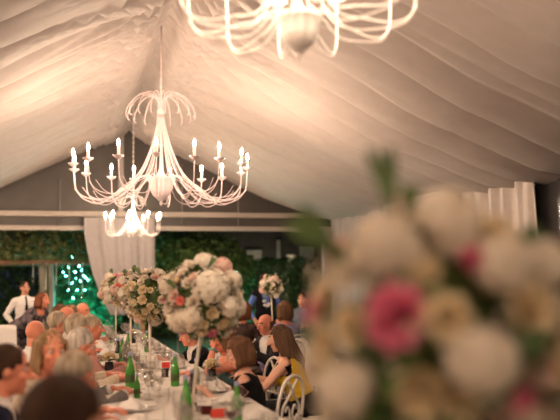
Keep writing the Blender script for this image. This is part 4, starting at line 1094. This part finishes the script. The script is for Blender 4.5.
# -- right side
def right(label, head, who, **k):
    tn = k.pop('turn', 0); p = person(label, head, k.pop('facing', 92), **k); seat_for(p, who, tn); return p
right('woman with light brown hair in a black dress, bowed over the table', hp(238, 352, 5.6), 'under the woman in black', fem=True, hair=('bob', 'brown'), skin=2, top=('sheer', 'black'), vox=.007, facing=74, turn=-26, scale=.90, pitch=22, hands=[(-.05, .26, TB), (.16, .30, TB)])
right('woman with long hair and turquoise bracelet resting her chin on her hand', hp(222, 340, 6.7), 'under the woman with bracelet', fem=True, hair=('long', 'brown'), skin=1, top=('sleeveless', 'teal'), vox=.007, facing=100, pitch=8, bracelet=True, hands=[(-.05, .10, 1.02, -.3, .5, -1), (.15, .28, TB)])
right('woman with long dark hair in a mustard yellow and black dress', hp(279, 339, 6.55), 'under the woman in mustard yellow', fem=True, hair=('long', 'midbrown'), skin=2, top=('sleeveless', 'black', 'yellow'), vox=.007, facing=66, pitch=12, hands=[(-.18, .30, .78), (.1, .30, .75)])
right('bald person in charcoal suit with a reddish face, behind the woman in mustard yellow', hp(265, 325, 8.7), 'under the bald man in suit', hair=('fringe', 'brown'), skin=1, top=('jacket', 'charcoal'), vox=.008, facing=112, pitch=8)
right('person in black seated behind the second nearest bouquet stem', hp(189, 337, 8.2), 'under the guest in black by the stem', hair=('short', 'midbrown'), skin=1, top=('jacket', 'black'), facing=100, vox=.009, hands=[(-.14, .28, TB), (.16, .30, TB)])
right('auburn haired woman in dark top by the round table', hp(245, 312, 10.5), 'under the auburn haired woman', fem=True, hair=('bob', 'auburn'), skin=1, top=('longsleeve', 'brownc'), facing=-50, lean=14)
right('woman with bushy brown hair and lavender top, back turned, at the round table', hp(284, 313, 9.9), 'under the woman in lavender', fem=True, hair=('bob', 'brown'), skin=1, top=('longsleeve', 'lavender'), facing=15, lean=8)
person('person in blue shirt and black printed apron standing behind the small white bouquet', hp(265, 284, 13.4), 178, 'stand', hair=('short', 'darkbrown'), skin=0, top=('vest', 'black', 'blue'), lean=4, print_=True, hands=[(-.22, .12, .95), (.22, .12, .95)])
right('person in grey blue shirt at the far side, left of the big blurred bouquet', hp(302, 291, 13.6), 'under the guest in grey blue', hair=('short', 'darkbrown'), skin=0, top=('shirt', 'greyblue'), facing=150, lean=2, scale=1.04)
q = at(313, 350, 10.6); chair(q.x, q.y, R(20), 'white scroll back chair standing empty, just left of the big blurred bouquet')
# ================================================================== WORLD AND VIEW
w = bpy.data.worlds.new('night sky'); SC.world = w; w.use_nodes = True
bg = w.node_tree.nodes['Background']; bg.inputs[0].default_value = (.30, .34, .45, 1); bg.inputs[1].default_value = .012
vs = SC.view_settings
SC.display_settings.display_device = 'sRGB'
vs.view_transform = 'Standard'; vs.look = 'None'; vs.gamma = 1; vs.use_curve_mapping = False; vs.exposure = 2.08
SC.cycles.use_denoising = True
SC.cycles.max_bounces = 8; SC.cycles.diffuse_bounces = 4; SC.cycles.transmission_bounces = 8; SC.cycles.glossy_bounces = 3
SC.cycles.caustics_reflective = False; SC.cycles.caustics_refractive = False
SC.cycles.sample_clamp_indirect = 4; SC.cycles.use_light_tree = True
